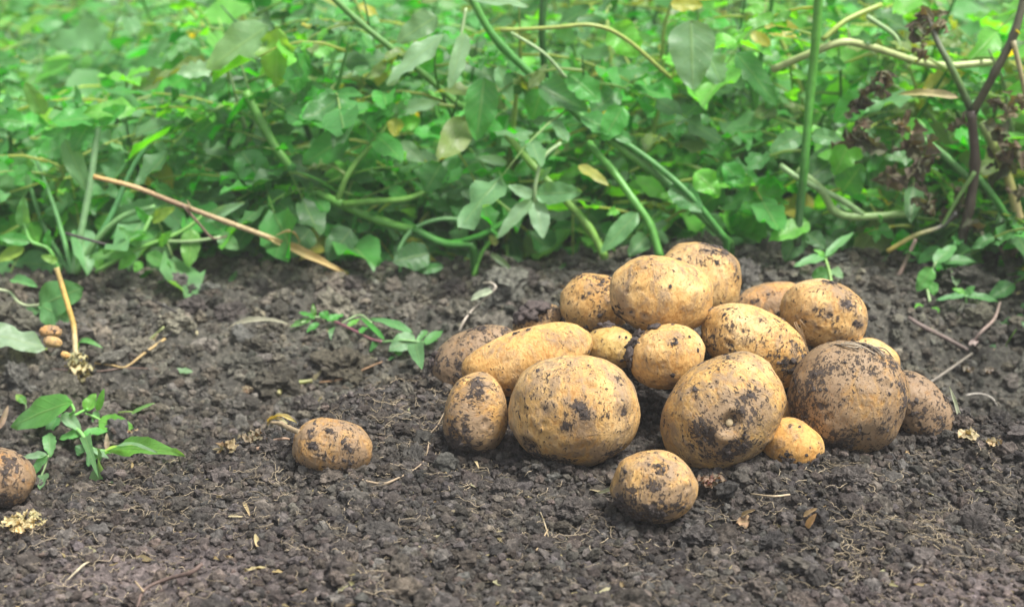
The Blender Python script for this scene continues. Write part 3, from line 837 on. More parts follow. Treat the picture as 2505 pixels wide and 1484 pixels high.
# ---- stems and leaves one can single out in front
def rp(mb, pts, r_px, col, n=8, sub=6, knob=0.0, cols=None, taper_=None):
    """a stem through picture points (x, y, depth)"""
    w = [P(*q) for q in pts]
    r = [(r_px if taper_ is None else r_px + (taper_ - r_px) * i / (len(w) - 1)) * mpp(pts[i][2], pts[i][1]) for i in range(len(w))]
    tube(mb, w, r, n, col, sub, knob, cols)
def rl(mb, b, e, w_px, col, face=(0, -1, .5), fold=.25, curl=.1, lobes=.08, wave=.12, seed=0, col2=None, peak=.42, twist=0.0, nt=14, ns=8):
    p0, p1 = P(*b), P(*e)
    leaf(mb, p0, p1, face, w_px * mpp(b[2], b[1]), fold, curl, lobes, wave, col, seed, nt, ns, peak, col2, twist)
GRP = 'potato plants growing along the ridge'
def hero(label, base, stems, leaves, name='potato_plant', cat='plant', group=GRP, leafname='leaf', mat=None):
    bpx = P(*base)
    e = empty(name, bpx, label, cat, group)
    if name == 'potato_plant':
        sh = lambda q: (q[0], q[1], q[2] - .06)
        stems = [([sh(q) for q in a[0]], *a[1:]) for a in stems]
        leaves = [(sh(a[0]), sh(a[1]), *a[2:]) for a in leaves]
    for a in stems:
        m = MB(); pts = list(a[0])
        rp(m, pts, *a[1:3], **(a[3] if len(a) > 3 else {}))
        w = P(*pts[-1]); g = h1(w[0], w[1] + .015)
        if pts[-1][1] >= 570 and w[2] > g and name == 'potato_plant':      # on down to its root
            w0 = P(*pts[-2]); d = (w - w0) / np.linalg.norm(w - w0)
            rr = a[1] if not (len(a) > 3 and a[3].get('taper_')) else a[3]['taper_']
            cc = a[2] if a[2] is not None else (.1, .2, .05)
            if len(a) > 3 and a[3].get('cols'): cc = a[3]['cols'][-1]
            tube(m, [w - d * .002, w + np.array([0, .006, (g - w[2]) * .5]), np.array([w[0], w[1] + .015, g - .012])], rr * mpp(pts[-1][2], pts[-1][1]), 8, cc, 4)
        m.build('stem', M_STEM, e)
    fo = MB(); rs_ = np.random.default_rng(len(label) * 13)
    for a in stems:
        if a[1] < 7 or len(a[0]) < 4 or name != 'potato_plant': continue
        w = smooth_path([P(*q) for q in a[0]], 5)
        for j in range(2, len(w) - 2, 3):
            if rs_.uniform() < .6: compound(fo, fo, w[j], rs_.uniform(.3, 2.8), .085 * rs_.uniform(.7, 1.2), rs_, PAL_R if base[0] > 1300 else PAL, rs_.uniform(-.5, .6))
    if fo.n: fo.build('foliage', M_LEAF, e)
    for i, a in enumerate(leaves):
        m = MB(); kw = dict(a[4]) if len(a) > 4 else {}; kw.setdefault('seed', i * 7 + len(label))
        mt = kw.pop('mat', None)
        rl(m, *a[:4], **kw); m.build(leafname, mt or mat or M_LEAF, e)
    return e

hero('potato plant with a thick green stem slanting down towards the heap', (1775, 600, 1.44),
  [([(1140, -30, 1.50), (1225, 110, 1.49), (1420, 285, 1.48), (1530, 370, 1.47), (1640, 455, 1.46), (1790, 600, 1.44)], 10, (.055, .24, .03), dict(knob=.22, cols=[(.09, .30, .04), (.05, .24, .03), (.06, .24, .03), (.12, .34, .05), (.05, .20, .03), (.07, .20, .04)])),
   ([(800, -20, 1.52), (880, 55, 1.52), (960, 120, 1.52), (1040, 185, 1.53), (1130, 265, 1.54)], 8, (.10, .26, .05), dict(knob=.2)),
   ([(1225, 75, 1.48), (1350, 68, 1.47), (1450, 62, 1.47), (1530, 95, 1.48), (1640, 190, 1.5)], 5, STEMY),
   ([(1332, -20, 1.52), (1326, 80, 1.52), (1335, 190, 1.53)], 9, STEMD),
   ([(1140, 20, 1.47), (1128, 90, 1.46), (1120, 150, 1.455)], 4, STEMP),
   ([(1250, 80, 1.47), (1330, 130, 1.46), (1385, 190, 1.46)], 4, STEMP),
   ([(1240, 330, 1.50), (1300, 400, 1.47), (1375, 480, 1.45), (1440, 555, 1.44), (1480, 630, 1.43)], 9, (.18, .36, .06), dict(taper_=10, knob=.15)),
   ([(1440, 350, 1.49), (1500, 420, 1.46), (1550, 490, 1.44), (1590, 550, 1.43), (1615, 630, 1.42)], 9, (.10, .32, .05), dict(taper_=10, knob=.15)),
   ([(1500, 330, 1.47), (1600, 400, 1.46), (1690, 480, 1.44), (1780, 590, 1.43)], 8, (.06, .24, .04)),
   ([(1372, 350, 1.44), (1330, 385, 1.43), (1310, 450, 1.42), (1309, 500, 1.42)], 5, STEMP)],
  [((1085, 85, 1.46), (946, 208, 1.44), 34, PALE, dict(lobes=.25, fold=.15, wave=.22, face=(-.2, -1, .9))),
   ((1138, 80, 1.46), (1098, 218, 1.44), 24, PALE, dict(lobes=.2, fold=.35, face=(.4, -1, .7))),
   ((1155, 0, 1.47), (1295, 18, 1.44), 22, PALE, dict(face=(0, -.6, 1))),
   ((1070, 40, 1.50), (970, 105, 1.49), 36, (.13, .25, .12), dict(face=(0, -1, .5))),
   ((1185, 190, 1.46), (1165, 345, 1.45), 46, G1, dict(fold=.6, face=(.1, -1, .3), col2=G2)),
   ((1220, 160, 1.47), (1250, 250, 1.46), 24, PALE2, {}),
   ((1390, 180, 1.47), (1470, 250, 1.46), 38, G2, dict(lobes=.2)),
   ((1420, 285, 1.47), (1545, 350, 1.45), 34, G1, dict(lobes=.2, face=(0, -.7, 1))),
   ((1525, 260, 1.46), (1475, 345, 1.45), 36, G2, {}),
   ((1495, 60, 1.5), (1560, 140, 1.5), 48, G3, dict(lobes=.12, wave=.2)),
   ((1335, 190, 1.5), (1300, 300, 1.5), 40, G2, {}),
   ((1415, 405, 1.45), (1490, 455, 1.43), 17, (.45, .40, .06), dict(face=(0, -.8, 1))),
   ((1310, 475, 1.42), (1425, 470, 1.41), 32, PALE2, dict(lobes=.12, face=(0, -1, .35))),
   ((1305, 480, 1.42), (1242, 455, 1.41), 17, PALE, {}),
   ((1302, 487, 1.42), (1217, 583, 1.40), 20, PALE, dict(face=(-.4, -1, .4), fold=.5)),
   ((1310, 492, 1.42), (1328, 584, 1.40), 29, PALE, dict(face=(.3, -1, .2), fold=.3)),
   ((1310, 440, 1.43), (1350, 410, 1.42), 13, PALE2, {}),
   ((1560, 520, 1.42), (1470, 620, 1.40), 27, (.10, .30, .09), dict(face=(-.2, -1, .6))),
   ((1240, 400, 1.5), (1160, 385, 1.49), 14, PALE, dict(curl=.4)),
   ((975, 350, 1.5), (1038, 398, 1.49), 24, (.20, .33, .20), {}),
   ((1640, 455, 1.45), (1720, 520, 1.43), 34, G1, {}),
   ((1700, 420, 1.45), (1760, 480, 1.44), 34, G3, dict(wave=.3)),
   ((1770, 400, 1.46), (1830, 470, 1.45), 30, G2, dict(wave=.3))])
hero('potato plant with one tall upright bright green stem and pale side branches', (1952, 600, 1.42),
  [([(2004, -30, 1.43), (1996, 90, 1.43), (1984, 210, 1.43), (1968, 400, 1.42), (1958, 500, 1.42), (1950, 600, 1.415)], 11.5, (.06, .27, .03), dict(knob=.08, taper_=10, cols=[(.10, .34, .04), (.10, .34, .04), (.09, .32, .04), (.06, .24, .03), (.04, .14, .03), (.05, .08, .04)])),
   ([(1890, 170, 1.48), (1990, 128, 1.46), (2065, 103, 1.46), (2140, 118, 1.47), (2290, 160, 1.49), (2450, 150, 1.50)], 9, (.42, .50, .20), dict(knob=.15)),
   ([(2012, 98, 1.45), (2070, 50, 1.46), (2155, 12, 1.48)], 7, (.30, .40, .08)),
   ([(1950, 415, 1.45), (2010, 465, 1.44), (2040, 515, 1.44), (2095, 530, 1.44), (2235, 522, 1.45)], 10, (.26, .42, .14), dict(knob=.15)),
   ([(1908, 405, 1.45), (1960, 440, 1.44), (2060, 490, 1.44), (2110, 525, 1.44)], 8, (.24, .40, .16)),
   ([(2120, 40, 1.5), (2190, 90, 1.5), (2200, 140, 1.5)], 6, STEMP)],
  [((1980, 545, 1.42), (1880, 590, 1.40), 30, G3, dict(face=(0, -.8, 1))),
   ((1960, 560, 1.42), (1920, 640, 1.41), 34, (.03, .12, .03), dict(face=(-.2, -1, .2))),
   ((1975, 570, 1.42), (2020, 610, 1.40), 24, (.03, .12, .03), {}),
   ((2100, 300, 1.46), (2040, 430, 1.45), 46, G3, dict(lobes=.25, wave=.25)),
   ((2120, 230, 1.48), (2040, 300, 1.48), 40, G2, {}),
   ((1985, 330, 1.44), (2060, 345, 1.43), 24, PALE2, {}),
   ((1960, 330, 1.47), (1880, 370, 1.46), 30, PALE2, dict(lobes=.2)),
   ((1800, 130, 1.50), (1900, 260, 1.49), 36, G1, dict(face=(.2, -1, .5), lobes=.2)),
   ((1870, 60, 1.52), (1960, 85, 1.51), 28, YEL, {}),
   ((1690, 50, 1.48), (1695, 222, 1.46), 62, (.17, .30, .18), dict(peak=.38, fold=.1, lobes=.06, wave=.08, face=(-.1, -1, .25))),
   ((1730, 130, 1.48), (1765, 210, 1.47), 36, (.17, .30, .18), dict(lobes=.25)),
   ((1640, 10, 1.5), (1720, 15, 1.5), 22, YEL, {}),
   ((2060, 470, 1.46), (2110, 400, 1.45), 40, G1, {}),
   ((2225, 300, 1.5), (2290, 350, 1.49), 28, G2, {}),
   ((2250, 290, 1.49), (2210, 370, 1.48), 30, G3, {})])
def crumple(mb, px, py, Y, r_px, col, seed, n=5):
    """a withered, shrivelled leaf: several tightly curled strips hanging from one point"""
    rs_ = np.random.default_rng(seed); k = mpp(Y, py); p = P(px, py, Y)
    for i in range(n):
        d = np.array([rs_.normal(0, 1), rs_.normal(0, .6), rs_.normal(-.35, .8)]); d /= np.linalg.norm(d)
        L = r_px * k * rs_.uniform(.7, 1.5)
        leaf(mb, p - d * L * .3, p + d * L * .7 + rs_.normal(0, .1, 3) * L, rs_.normal(0, 1, 3), L * rs_.uniform(.14, .30), rs_.uniform(.6, 1.6), rs_.uniform(-.9, .9), .35, .7, np.array(col) * rs_.uniform(.7, 1.5), int(rs_.integers(10**6)), 10, 6, .45, None, rs_.normal(0, 1.8))
w_e = empty('withered_plant', P(2350, 610, 1.37), 'withered plant with a thick blackened stem and shrivelled leaves at right', 'plant', GRP)
for pts, r, c, kw in [
   ([(2345, 620, 1.37), (2372, 500, 1.37), (2385, 400, 1.37), (2376, 270, 1.37)], 13, (.085, .068, .052), dict(knob=.25, taper_=12)),
   ([(2376, 270, 1.37), (2335, 180, 1.37), (2290, 95, 1.38), (2268, 30, 1.39)], 10, (.12, .17, .06), dict(taper_=6, cols=[(.05, .08, .04), (.12, .22, .06), (.16, .18, .12), (.16, .14, .12)])),
   ([(2380, 275, 1.37), (2435, 175, 1.36), (2480, 85, 1.36), (2512, -30, 1.37)], 11, (.085, .085, .045), dict(taper_=10, knob=.2)),
   ([(2478, 100, 1.355), (2502, 200, 1.35), (2522, 330, 1.35)], 7, (.36, .32, .16), dict(taper_=5)),
   ([(2385, 420, 1.36), (2340, 490, 1.36), (2300, 560, 1.36)], 6, (.16, .30, .08), dict(taper_=4)),
   ([(2400, 300, 1.39), (2460, 420, 1.38), (2500, 560, 1.37)], 12, (.42, .40, .12), dict(cols=[(.2, .3, .1), (.42, .42, .12), (.45, .33, .2)])),
   ([(2380, 420, 1.38), (2430, 480, 1.37), (2480, 560, 1.37)], 9, (.08, .28, .05), {}),
   ([(2240, 330, 1.41), (2310, 380, 1.40), (2375, 440, 1.39)], 9, (.14, .36, .10), {}),
   ([(2170, 615, 1.35), (2240, 575, 1.35), (2300, 555, 1.36), (2340, 520, 1.36)], 6, (.50, .42, .06), dict(cols=[(.55, .45, .10), (.35, .34, .12), (.10, .10, .08), (.08, .08, .07)])),
   ([(2185, 700, 1.37), (2215, 640, 1.38), (2240, 585, 1.39)], 5, (.34, .24, .20), {})]:
    m = MB(); rp(m, pts, r, c, **kw); m.build('stem', M_STEM, w_e)
for k, (x, y, r) in enumerate([(2262, 40, 60), (2245, 65, 45), (2300, 60, 40), (2165, 185, 60), (2140, 215, 45), (2090, 255, 55), (2105, 300, 45), (2110, 345, 70), (2225, 360, 70), (2250, 400, 75), (2205, 310, 50), (2240, 470, 60), (2270, 500, 55), (2440, 250, 45), (2470, 270, 55), (2450, 320, 50), (2475, 365, 60), (2440, 400, 50), (2500, 250, 40), (2345, 470, 40), (2320, 520, 45), (2480, 600, 45), (2255, 130, 35), (2350, 300, 30), (2495, 470, 45), (2390, 560, 40), (2180, 430, 55)]):
    m = MB(); crumple(m, x, y, 1.345 + .02 * (k % 3), r, ((.115, .085, .060), (.085, .068, .052), (.17, .125, .085), (.10, .08, .055))[k % 4], 300 + k); m.build('withered_leaf', M_DRYLEAF, w_e)
m = MB(); rl(m, (2345, 240, 1.35), (2195, 232, 1.39), 13, (.55, .40, .26), face=(0, -1, .8), fold=.6, curl=.25, col2=(.42, .40, .12)); m.build('dry_leaf', M_DRYLEAF, w_e)
for k, (x, y) in enumerate([(2490, 75), (2505, 655), (2480, 120)]):
    m = MB(); rl(m, (x, y, 1.35), (x - 18, y + 20, 1.39), 10, YEL, seed=k); m.build('yellow_leaf', M_LEAF, w_e)

hero('potato plant with a forked jointed stem left of the middle', (1000, 560, 1.47),
  [([(600, 225, 1.53), (640, 300, 1.52), (690, 385, 1.51), (760, 460, 1.50), (830, 497, 1.49), (930, 540, 1.48), (1020, 565, 1.47)], 11, (.12, .33, .05), dict(knob=.18)),
   ([(826, 490, 1.49), (850, 430, 1.49), (890, 375, 1.50), (985, 262, 1.52)], 8, (.17, .35, .07), dict(taper_=6)),
   ([(840, 500, 1.485), (910, 492, 1.47), (1000, 485, 1.47), (1085, 445, 1.48)], 9, (.16, .36, .06), dict(taper_=6)),
   ([(985, 540, 1.48), (1085, 592, 1.46), (1160, 582, 1.44), (1230, 545, 1.44), (1290, 480, 1.46)], 8, (.05, .24, .03)),
   ([(690, 540, 1.50), (740, 490, 1.49), (770, 470, 1.49)], 7, STEM),
   ([(1010, 560, 1.46), (1085, 595, 1.45), (1160, 600, 1.44)], 10, (.05, .20, .03))],
  [((655, 65, 1.50), (508, 170, 1.49), 56, (.20, .36, .18), dict(peak=.42, fold=.12, lobes=.06, col2=(.24, .42, .14))),
   ((680, 70, 1.49), (675, 215, 1.49), 48, (.20, .40, .02), dict(lobes=.3, wave=.3)),
   ((745, 130, 1.52), (720, 230, 1.51), 34, G2, dict(lobes=.2)),
   ((520, 170, 1.52), (430, 180, 1.51), 26, PALE, dict(lobes=.3)),
   ((970, 290, 1.51), (965, 335, 1.50), 22, YEL, {}),
   ((590, 370, 1.5), (660, 470, 1.49), 44, G1, dict(wave=.2)),
   ((800, 220, 1.53), (720, 260, 1.53), 38, G1, {}),
   ((960, 270, 1.51), (1080, 250, 1.5), 22, PALE, dict(lobes=.2)),
   ((1080, 400, 1.48), (1040, 470, 1.47), 42, G1, {}),
   ((590, 560, 1.49), (520, 520, 1.47), 30, G1, {}),
   ((480, 330, 1.53), (560, 270, 1.52), 40, G1, {}),
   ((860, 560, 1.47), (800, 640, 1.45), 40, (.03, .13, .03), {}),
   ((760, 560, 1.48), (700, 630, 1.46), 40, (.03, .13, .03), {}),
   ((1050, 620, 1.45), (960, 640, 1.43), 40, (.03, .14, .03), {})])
hero('thin green shoot bent into a half ring on the ridge', (980, 668, 1.38),
  [([(980, 672, 1.385), (977, 610, 1.39), (1015, 558, 1.40), (1085, 535, 1.41), (1170, 545, 1.42)], 5, (.17, .38, .14)),
   ([(1158, 675, 1.38), (1182, 612, 1.39), (1225, 570, 1.40)], 5, (.14, .42, .05))],
  [((1200, 620, 1.39), (1262, 672, 1.37), 9, (.28, .36, .24), dict(fold=.6, curl=.5)), ((1215, 600, 1.39), (1195, 570, 1.39), 10, (.4, .35, .1), {}), ((1085, 650, 1.39), (1010, 668, 1.38), 14, G1, {})], 'green_shoot', 'shoot', None)
t_e = hero('tuft of pale green grassy stalks growing from the ridge at left', (180, 665, 1.40),
  [([(178, 668, 1.40), (160, 600, 1.41), (130, 500, 1.42), (85, 380, 1.43)], 8, (.14, .34, .12), dict(taper_=4)),
   ([(180, 668, 1.40), (200, 560, 1.41), (222, 440, 1.42), (240, 310, 1.43)], 9, (.22, .40, .18), dict(taper_=8)),
   ([(184, 668, 1.40), (235, 590, 1.40), (300, 530, 1.40), (380, 505, 1.41)], 9, (.20, .40, .14), dict(taper_=6)),
   ([(182, 668, 1.40), (265, 540, 1.42), (330, 400, 1.44), (400, 310, 1.46)], 8, (.10, .30, .10), dict(taper_=5)),
   ([(172, 668, 1.40), (110, 560, 1.44), (60, 420, 1.46)], 6, (.07, .20, .06), {})],
  [((235, 290, 1.43), (120, 300, 1.42), 42, G2, dict(face=(0, -.6, 1))), ((220, 300, 1.43), (180, 370, 1.42), 34, G1, {}), ((240, 300, 1.43), (310, 260, 1.42), 24, G2, {}),
   ((160, 340, 1.43), (215, 470, 1.42), 28, (.13, .30, .11), {}), ((110, 280, 1.45), (60, 200, 1.44), 24, (.12, .32, .04), {}), ((20, 380, 1.46), (60, 480, 1.45), 60, (.10, .27, .08), dict(fold=.1)), ((60, 300, 1.46), (-20, 290, 1.45), 30, G2, {})], 'grass_tuft', 'grass', None)
hero('low weed with rounded oval leaves on the ridge below the dry stalk', (250, 655, 1.37),
  [([(235, 665, 1.37), (330, 612, 1.37), (440, 568, 1.38), (505, 520, 1.39)], 6, (.20, .42, .10), dict(taper_=4)),
   ([(330, 612, 1.37), (350, 570, 1.37), (370, 530, 1.38)], 5, (.18, .42, .10)), ([(400, 590, 1.375), (470, 590, 1.37), (540, 580, 1.37)], 4, STEMP)],
  [((372, 540, 1.38), (428, 508, 1.37), 17, (.30, .42, .02), {}), ((365, 545, 1.38), (330, 505, 1.37), 12, G2, {}), ((470, 560, 1.38), (462, 655, 1.36), 28, (.12, .36, .02), dict(face=(0, -1, .2), fold=.1)),
   ((500, 540, 1.39), (600, 495, 1.38), 16, PALE, dict(fold=.5)), ((535, 575, 1.38), (585, 610, 1.37), 22, (.14, .32, .12), {}), ((330, 610, 1.37), (215, 632, 1.36), 17, (.12, .36, .07), {}), ((330, 620, 1.37), (290, 660, 1.36), 16, G3, {}),
   ((345, 600, 1.37), (290, 555, 1.36), 16, PALE2, {}), ((360, 620, 1.37), (420, 655, 1.355), 20, (.10, .34, .06), {}), ((390, 600, 1.37), (420, 565, 1.36), 14, G3, {}), ((320, 575, 1.37), (380, 580, 1.36), 14, (.10, .38, .06), {}), ((345, 640, 1.36), (330, 665, 1.355), 14, G3, {})], 'weed', 'weed', 'low weeds')
hero('small upright weed with spoon shaped leaves at the left edge', (140, 655, 1.36),
  [([(145, 665, 1.36), (120, 610, 1.36), (75, 590, 1.36), (58, 545, 1.365)], 5, (.14, .38, .08))],
  [((60, 560, 1.365), (58, 480, 1.36), 19, (.12, .34, .10), dict(face=(0, -1, .2), fold=.4)), ((75, 590, 1.36), (-10, 580, 1.35), 17, G2, {}), ((60, 605, 1.36), (-10, 640, 1.35), 18, (.28, .42, .02), dict(fold=.4)), ((115, 610, 1.36), (120, 560, 1.36), 12, G2, {}), ((140, 640, 1.355), (100, 625, 1.35), 12, (.2, .4, .04), {})], 'weed', 'weed', 'low weeds')

# ------------------------------------------------------------------ things lying and growing on the bare soil
def gp(px, py, lift=.003): return G(px, py, lift)
def gtube(mb, pts, r_px, col, n=7, sub=5, **kw):
    """lying along the soil: (x, y, lift)"""
    w = [gp(*q) for q in pts]
    r = np.interp(np.linspace(0, 1, len(w)), np.linspace(0, 1, len(np.atleast_1d(r_px))), np.atleast_1d(r_px)) * np.array([mpp(q[1], py) for q, (_, py, *_z) in zip(w, pts)])
    tube(mb, w, r, n, col, sub, **kw)
def gleaf(mb, b, e, w_px, col, face=(0, -.6, 1), **kw):
    p0, p1 = gp(*b), gp(*e)
    kw.setdefault('nt', 12); kw.setdefault('ns', 6)
    leaf(mb, p0, p1, face, w_px * mpp(p0[1], b[1]), kw.pop('fold', .3), kw.pop('curl', .12), kw.pop('lobes', .06), kw.pop('wave', .12), col, kw.pop('seed', int(b[0] * 3 + b[1])), **kw)
def single(name, label, cat, fn, mat, group=None, smooth=True):
    m = MB(); fn(m); c = np.concatenate(m.v).mean(0)
    o = m.build(name, mat, None, smooth, c)
    return tag(o, label, cat, group)
def herb(name, label, cat, base, stems, leaves, group=None):
    e = empty(name, gp(base[0], base[1], 0), label, cat, group)
    for pts, r, c in stems:
        m = MB(); gtube(m, pts, r, c); m.build('stem', M_STEM, e)
    for a in leaves:
        m = MB(); kw = dict(a[4]) if len(a) > 4 else {}
        gleaf(m, a[0], a[1], a[2], a[3], **kw); m.build('leaf', M_LEAF, e)
    return e

# leaning dry stalk
e = empty('dry_stalk', P(850, 672, 1.375), 'long dry straw coloured stalk leaning across the foliage at left', 'stalk')
m = MB(); rp(m, [(228, 432, 1.30), (330, 458, 1.31), (430, 497, 1.32), (560, 545, 1.335), (660, 582, 1.35), (760, 628, 1.365), (850, 672, 1.375)], 6, None, cols=[(.55, .36, .12), (.50, .36, .18), (.30, .20, .12), (.46, .36, .20), (.52, .40, .22), (.55, .36, .16), (.50, .32, .14)], taper_=7, knob=.1); m.build('stalk', M_STRAW, e)
m = MB(); rl(m, (655, 582, 1.345), (845, 668, 1.37), 13, (.58, .38, .18), face=(.2, -1, .8), fold=.8, curl=.05, wave=.2); m.build('husk', M_DRYLEAF, e)
m = MB(); rl(m, (670, 580, 1.345), (735, 610, 1.35), 7, (.45, .30, .16), face=(0, 0, 1), fold=.8, curl=1.6, wave=.1); m.build('curled_strip', M_DRYLEAF, e)
m = MB(); rp(m, [(445, 500, 1.32), (485, 545, 1.325), (520, 582, 1.33), (555, 578, 1.33)], 4, (.24, .17, .12), taper_=2); m.build('side_shoot', M_STRAW, e)
m = MB(); rp(m, [(468, 512, 1.32), (458, 490, 1.32)], 3, (.34, .27, .14), taper_=1); m.build('side_shoot', M_STRAW, e)
single('twig', 'thin dark twig lying across the pale grassy tuft at left', 'twig', lambda m: rp(m, [(160, 570, 1.355), (230, 590, 1.355), (312, 612, 1.36)], 4, (.06, .05, .05), taper_=3), M_STRAW)

# straw stalk standing on a scaly base
b0 = gp(200, 940, .004); Yb = b0[1]
e = empty('straw_stalk', b0, 'upright yellow straw stalk with a scaly base standing in the hollow at left', 'stalk')
m = MB(); rp(m, [(138, 655, Yb + .05), (152, 700, Yb + .045), (170, 760, Yb + .035), (180, 795, Yb + .03), (183, 830, Yb + .02), (186, 880, Yb + .005)], 6.5, None, cols=[(.42, .34, .14), (.52, .36, .10), (.55, .37, .09), (.52, .36, .10), (.5, .40, .2), (.55, .45, .25)], knob=.1); m.build('stalk', M_STRAW, e)
m = MB(); rr_ = random.Random(4)
for i in range(11):
    t = i / 10; cx, cy = 185 + 18 * t, 868 + 74 * t; wv = 14 + 18 * math.sin(math.pi * min(1, .2 + .75 * t))
    for j in range(8):
        if rr_.random() < .3: continue
        a = j / 8 * 2 * math.pi + i * .5 + rr_.uniform(-.4, .4); k = mpp(Yb, cy); c0 = P(cx, cy, Yb)
        d = np.array([math.cos(a), math.sin(a), rr_.uniform(-.6, .15)]) * rr_.uniform(.6, 1.2)
        leaf(m, c0 + d * .002, c0 + d * wv * k, (d[0] * .4, d[1] * .4, 1), wv * k * rr_.uniform(.22, .4), rr_.uniform(.1, .8), rr_.uniform(-.2, .5), .3, .5, np.array((.52, .43, .26)) * rr_.uniform(.45, 1.2), rr_.randrange(10**6), 6, 4)
m.build('scaly_base', M_DRYLEAF, e)

herb('weed', 'uprooted green weed with toothed leaves wilting in the hollow at left', 'weed', (222, 1110),
  [([(152, 1020, .022), (168, 1040, .020), (196, 1056, .018), (222, 1095, .015), (257, 1104, .014), (268, 1106, .014)], 5, (.22, .46, .14)),
   ([(174, 986, .034), (181, 1005, .030), (165, 1018, .024), (178, 1017, .022), (204, 1004, .022), (215, 1000, .022)], 3.4, (.18, .46, .10)),
   ([(208, 1010, .018), (228, 1018, .016), (245, 1026, .014)], 3, (.22, .48, .12))],
  [((176, 983, .040), (28, 1045, .012), 42, (.10, .40, .03), dict(fold=.12, curl=.16, col2=(.10, .34, .08), face=(-.1, -.9, .8), lobes=.04)),
   ((150, 1013, .024), (198, 1054, .016), 19, PALE, dict(fold=.5)), ((140, 1020, .016), (118, 1062, .006), 18, (.04, .24, .04), {}),
   ((202, 1058, .016), (146, 1074, .012), 15, (.10, .40, .07), dict(lobes=.12)), ((203, 1062, .016), (266, 1054, .014), 15, (.08, .40, .05), dict(lobes=.12)),
   ((241, 1030, .016), (327, 1046, .010), 26, (.13, .46, .02), dict(fold=.15, face=(.1, -.9, .8))), ((212, 1006, .020), (234, 962, .032), 18, (.16, .48, .03), dict(fold=.5, face=(-.2, -1, .3))), ((238, 1004, .020), (254, 950, .034), 10, (.12, .46, .03), dict(fold=.5, face=(.3, -1, .3))),
   ((236, 1004, .018), (236, 1050, .006), 11, PALE2, dict(fold=.6)),
   ((262, 1104, .016), (452, 1114, .018), 31, (.10, .42, .03), dict(fold=.35, curl=.10, face=(0, -.8, .9), col2=(.18, .46, .03), lobes=.1, wave=.2)), ((258, 1105, .018), (385, 1108, .026), 13, PALE, dict(fold=.2, face=(0, -.2, 1))),
   ((250, 1115, .014), (272, 1180, .004), 33, (.08, .20, .07), dict(face=(0, -1, .4))), ((222, 1098, .014), (242, 1170, .004), 14, (.09, .25, .07), dict(curl=.4)), ((226, 1098, .016), (266, 1121, .012), 9, PALE, {}), ((236, 1102, .012), (215, 1140, .006), 16, (.04, .20, .04), {}),
   ((120, 1058, .014), (122, 1118, .006), 18, (.11, .33, .09), dict(twist=.8, lobes=.2)), ((205, 1088, .010), (190, 1114, .004), 16, (.03, .16, .03), {})], 'low weeds')
herb('weed', 'small clump of folded green leaves beside the cut off potato', 'weed', (116, 1116),
  [([(118, 1114, .016), (112, 1135, .010), (100, 1165, .006)], 2.5, STEMP)],
  [((116, 1113, .018), (52, 1122, .014), 12, PALE, dict(fold=.5)), ((116, 1115, .016), (82, 1162, .006), 15, (.09, .30, .09), dict(fold=.6)), ((114, 1118, .014), (84, 1140, .01), 11, (.05, .22, .04), {}), ((112, 1157, .006), (97, 1197, .004), 15, (.12, .24, .11), dict(face=(0, -1, .5)))], 'low weeds')
herb('weed', 'tiny bright leaf sprig above the big wilting leaf at left', 'weed', (64, 1000), [([(64, 1008, .004), (63, 990, .008), (52, 970, .012)], 2, STEMP)],
  [((58, 985, .01), (40, 964, .016), 11, (.20, .40, .03), {}), ((48, 970, .014), (64, 988, .008), 10, (.10, .30, .04), {})], 'low weeds')
single('leaf_blade', 'narrow green leaf with its stalk lying in the hollow', 'leaf', lambda m: (gleaf(m, (322, 1012, .008), (380, 985, .014), 6, (.14, .34, .06), fold=.6), gtube(m, [(290, 1008, .006), (310, 1006, .008), (330, 1007, .009)], 1.6, STEMP)), M_LEAF, 'fallen leaves')
herb('weed', 'broad leaved seedling behind the straw stalk', 'weed', (100, 760),
  [([(-20, 706, .02), (22, 714, .018), (44, 738, .012), (70, 748, .012), (108, 744, .016)], 4, (.38, .44, .26))],
  [((96, 748, .024), (204, 704, .044), 50, (.07, .27, .06), dict(fold=.12, face=(0, -1, .5))), ((102, 748, .024), (184, 790, .012), 40, (.08, .28, .07), dict(fold=.12, face=(0, -1, .5))), ((28, 684, .03), (92, 702, .026), 16, (.10, .34, .10), dict(fold=.6)), ((110, 760, .008), (40, 768, .006), 20, (.03, .14, .03), {})], 'low weeds')
single('large_leaf', 'large pale green leaf with wavy ribs lying at the left edge', 'leaf', lambda m: gleaf(m, (-45, 812, .040), (115, 853, .016), 42, (.30, .42, .30), fold=.12, wave=.22, lobes=.05, nt=20, ns=10), M_LEAF, 'fallen leaves')
single('arched_leaf', 'narrow green leaf arching over the soil right of the straw stalk', 'leaf', lambda m: gleaf(m, (193, 858, .006), (253, 852, .004), 10, (.08, .33, .05), curl=1.5, fold=.3), M_LEAF, 'fallen leaves')
single('pale_leaf', 'small pale green leaf lying flat right of the broken straw', 'leaf', lambda m: (gleaf(m, (472, 908, .006), (398, 910, .006), 10, (.20, .36, .18), fold=.3, lobes=.2), gleaf(m, (425, 913, .004), (440, 935, .003), 6, PALE, curl=.5)), M_LEAF, 'fallen leaves')
single('straw_piece', 'bent tan straw lying in a V on the soil', 'straw', lambda m: gtube(m, [(232, 888, .004), (275, 893, .004), (308, 897, .004), (355, 862, .010), (404, 828, .014)], [2, 2, 2.6, 3.4, 3.4], (.50, .36, .16), sub=3), M_STRAW, 'straws and twigs lying on the soil')
single('green_straw', 'greenish straw piece lying above the bent tan straw', 'straw', lambda m: (gtube(m, [(326, 868, .004), (358, 838, .008), (402, 799, .012)], [2, 3, 3], (.26, .30, .12)), gtube(m, [(386, 816, .010), (374, 840, .006)], [2, 1.5], (.4, .34, .2))), M_STRAW, 'straws and twigs lying on the soil')
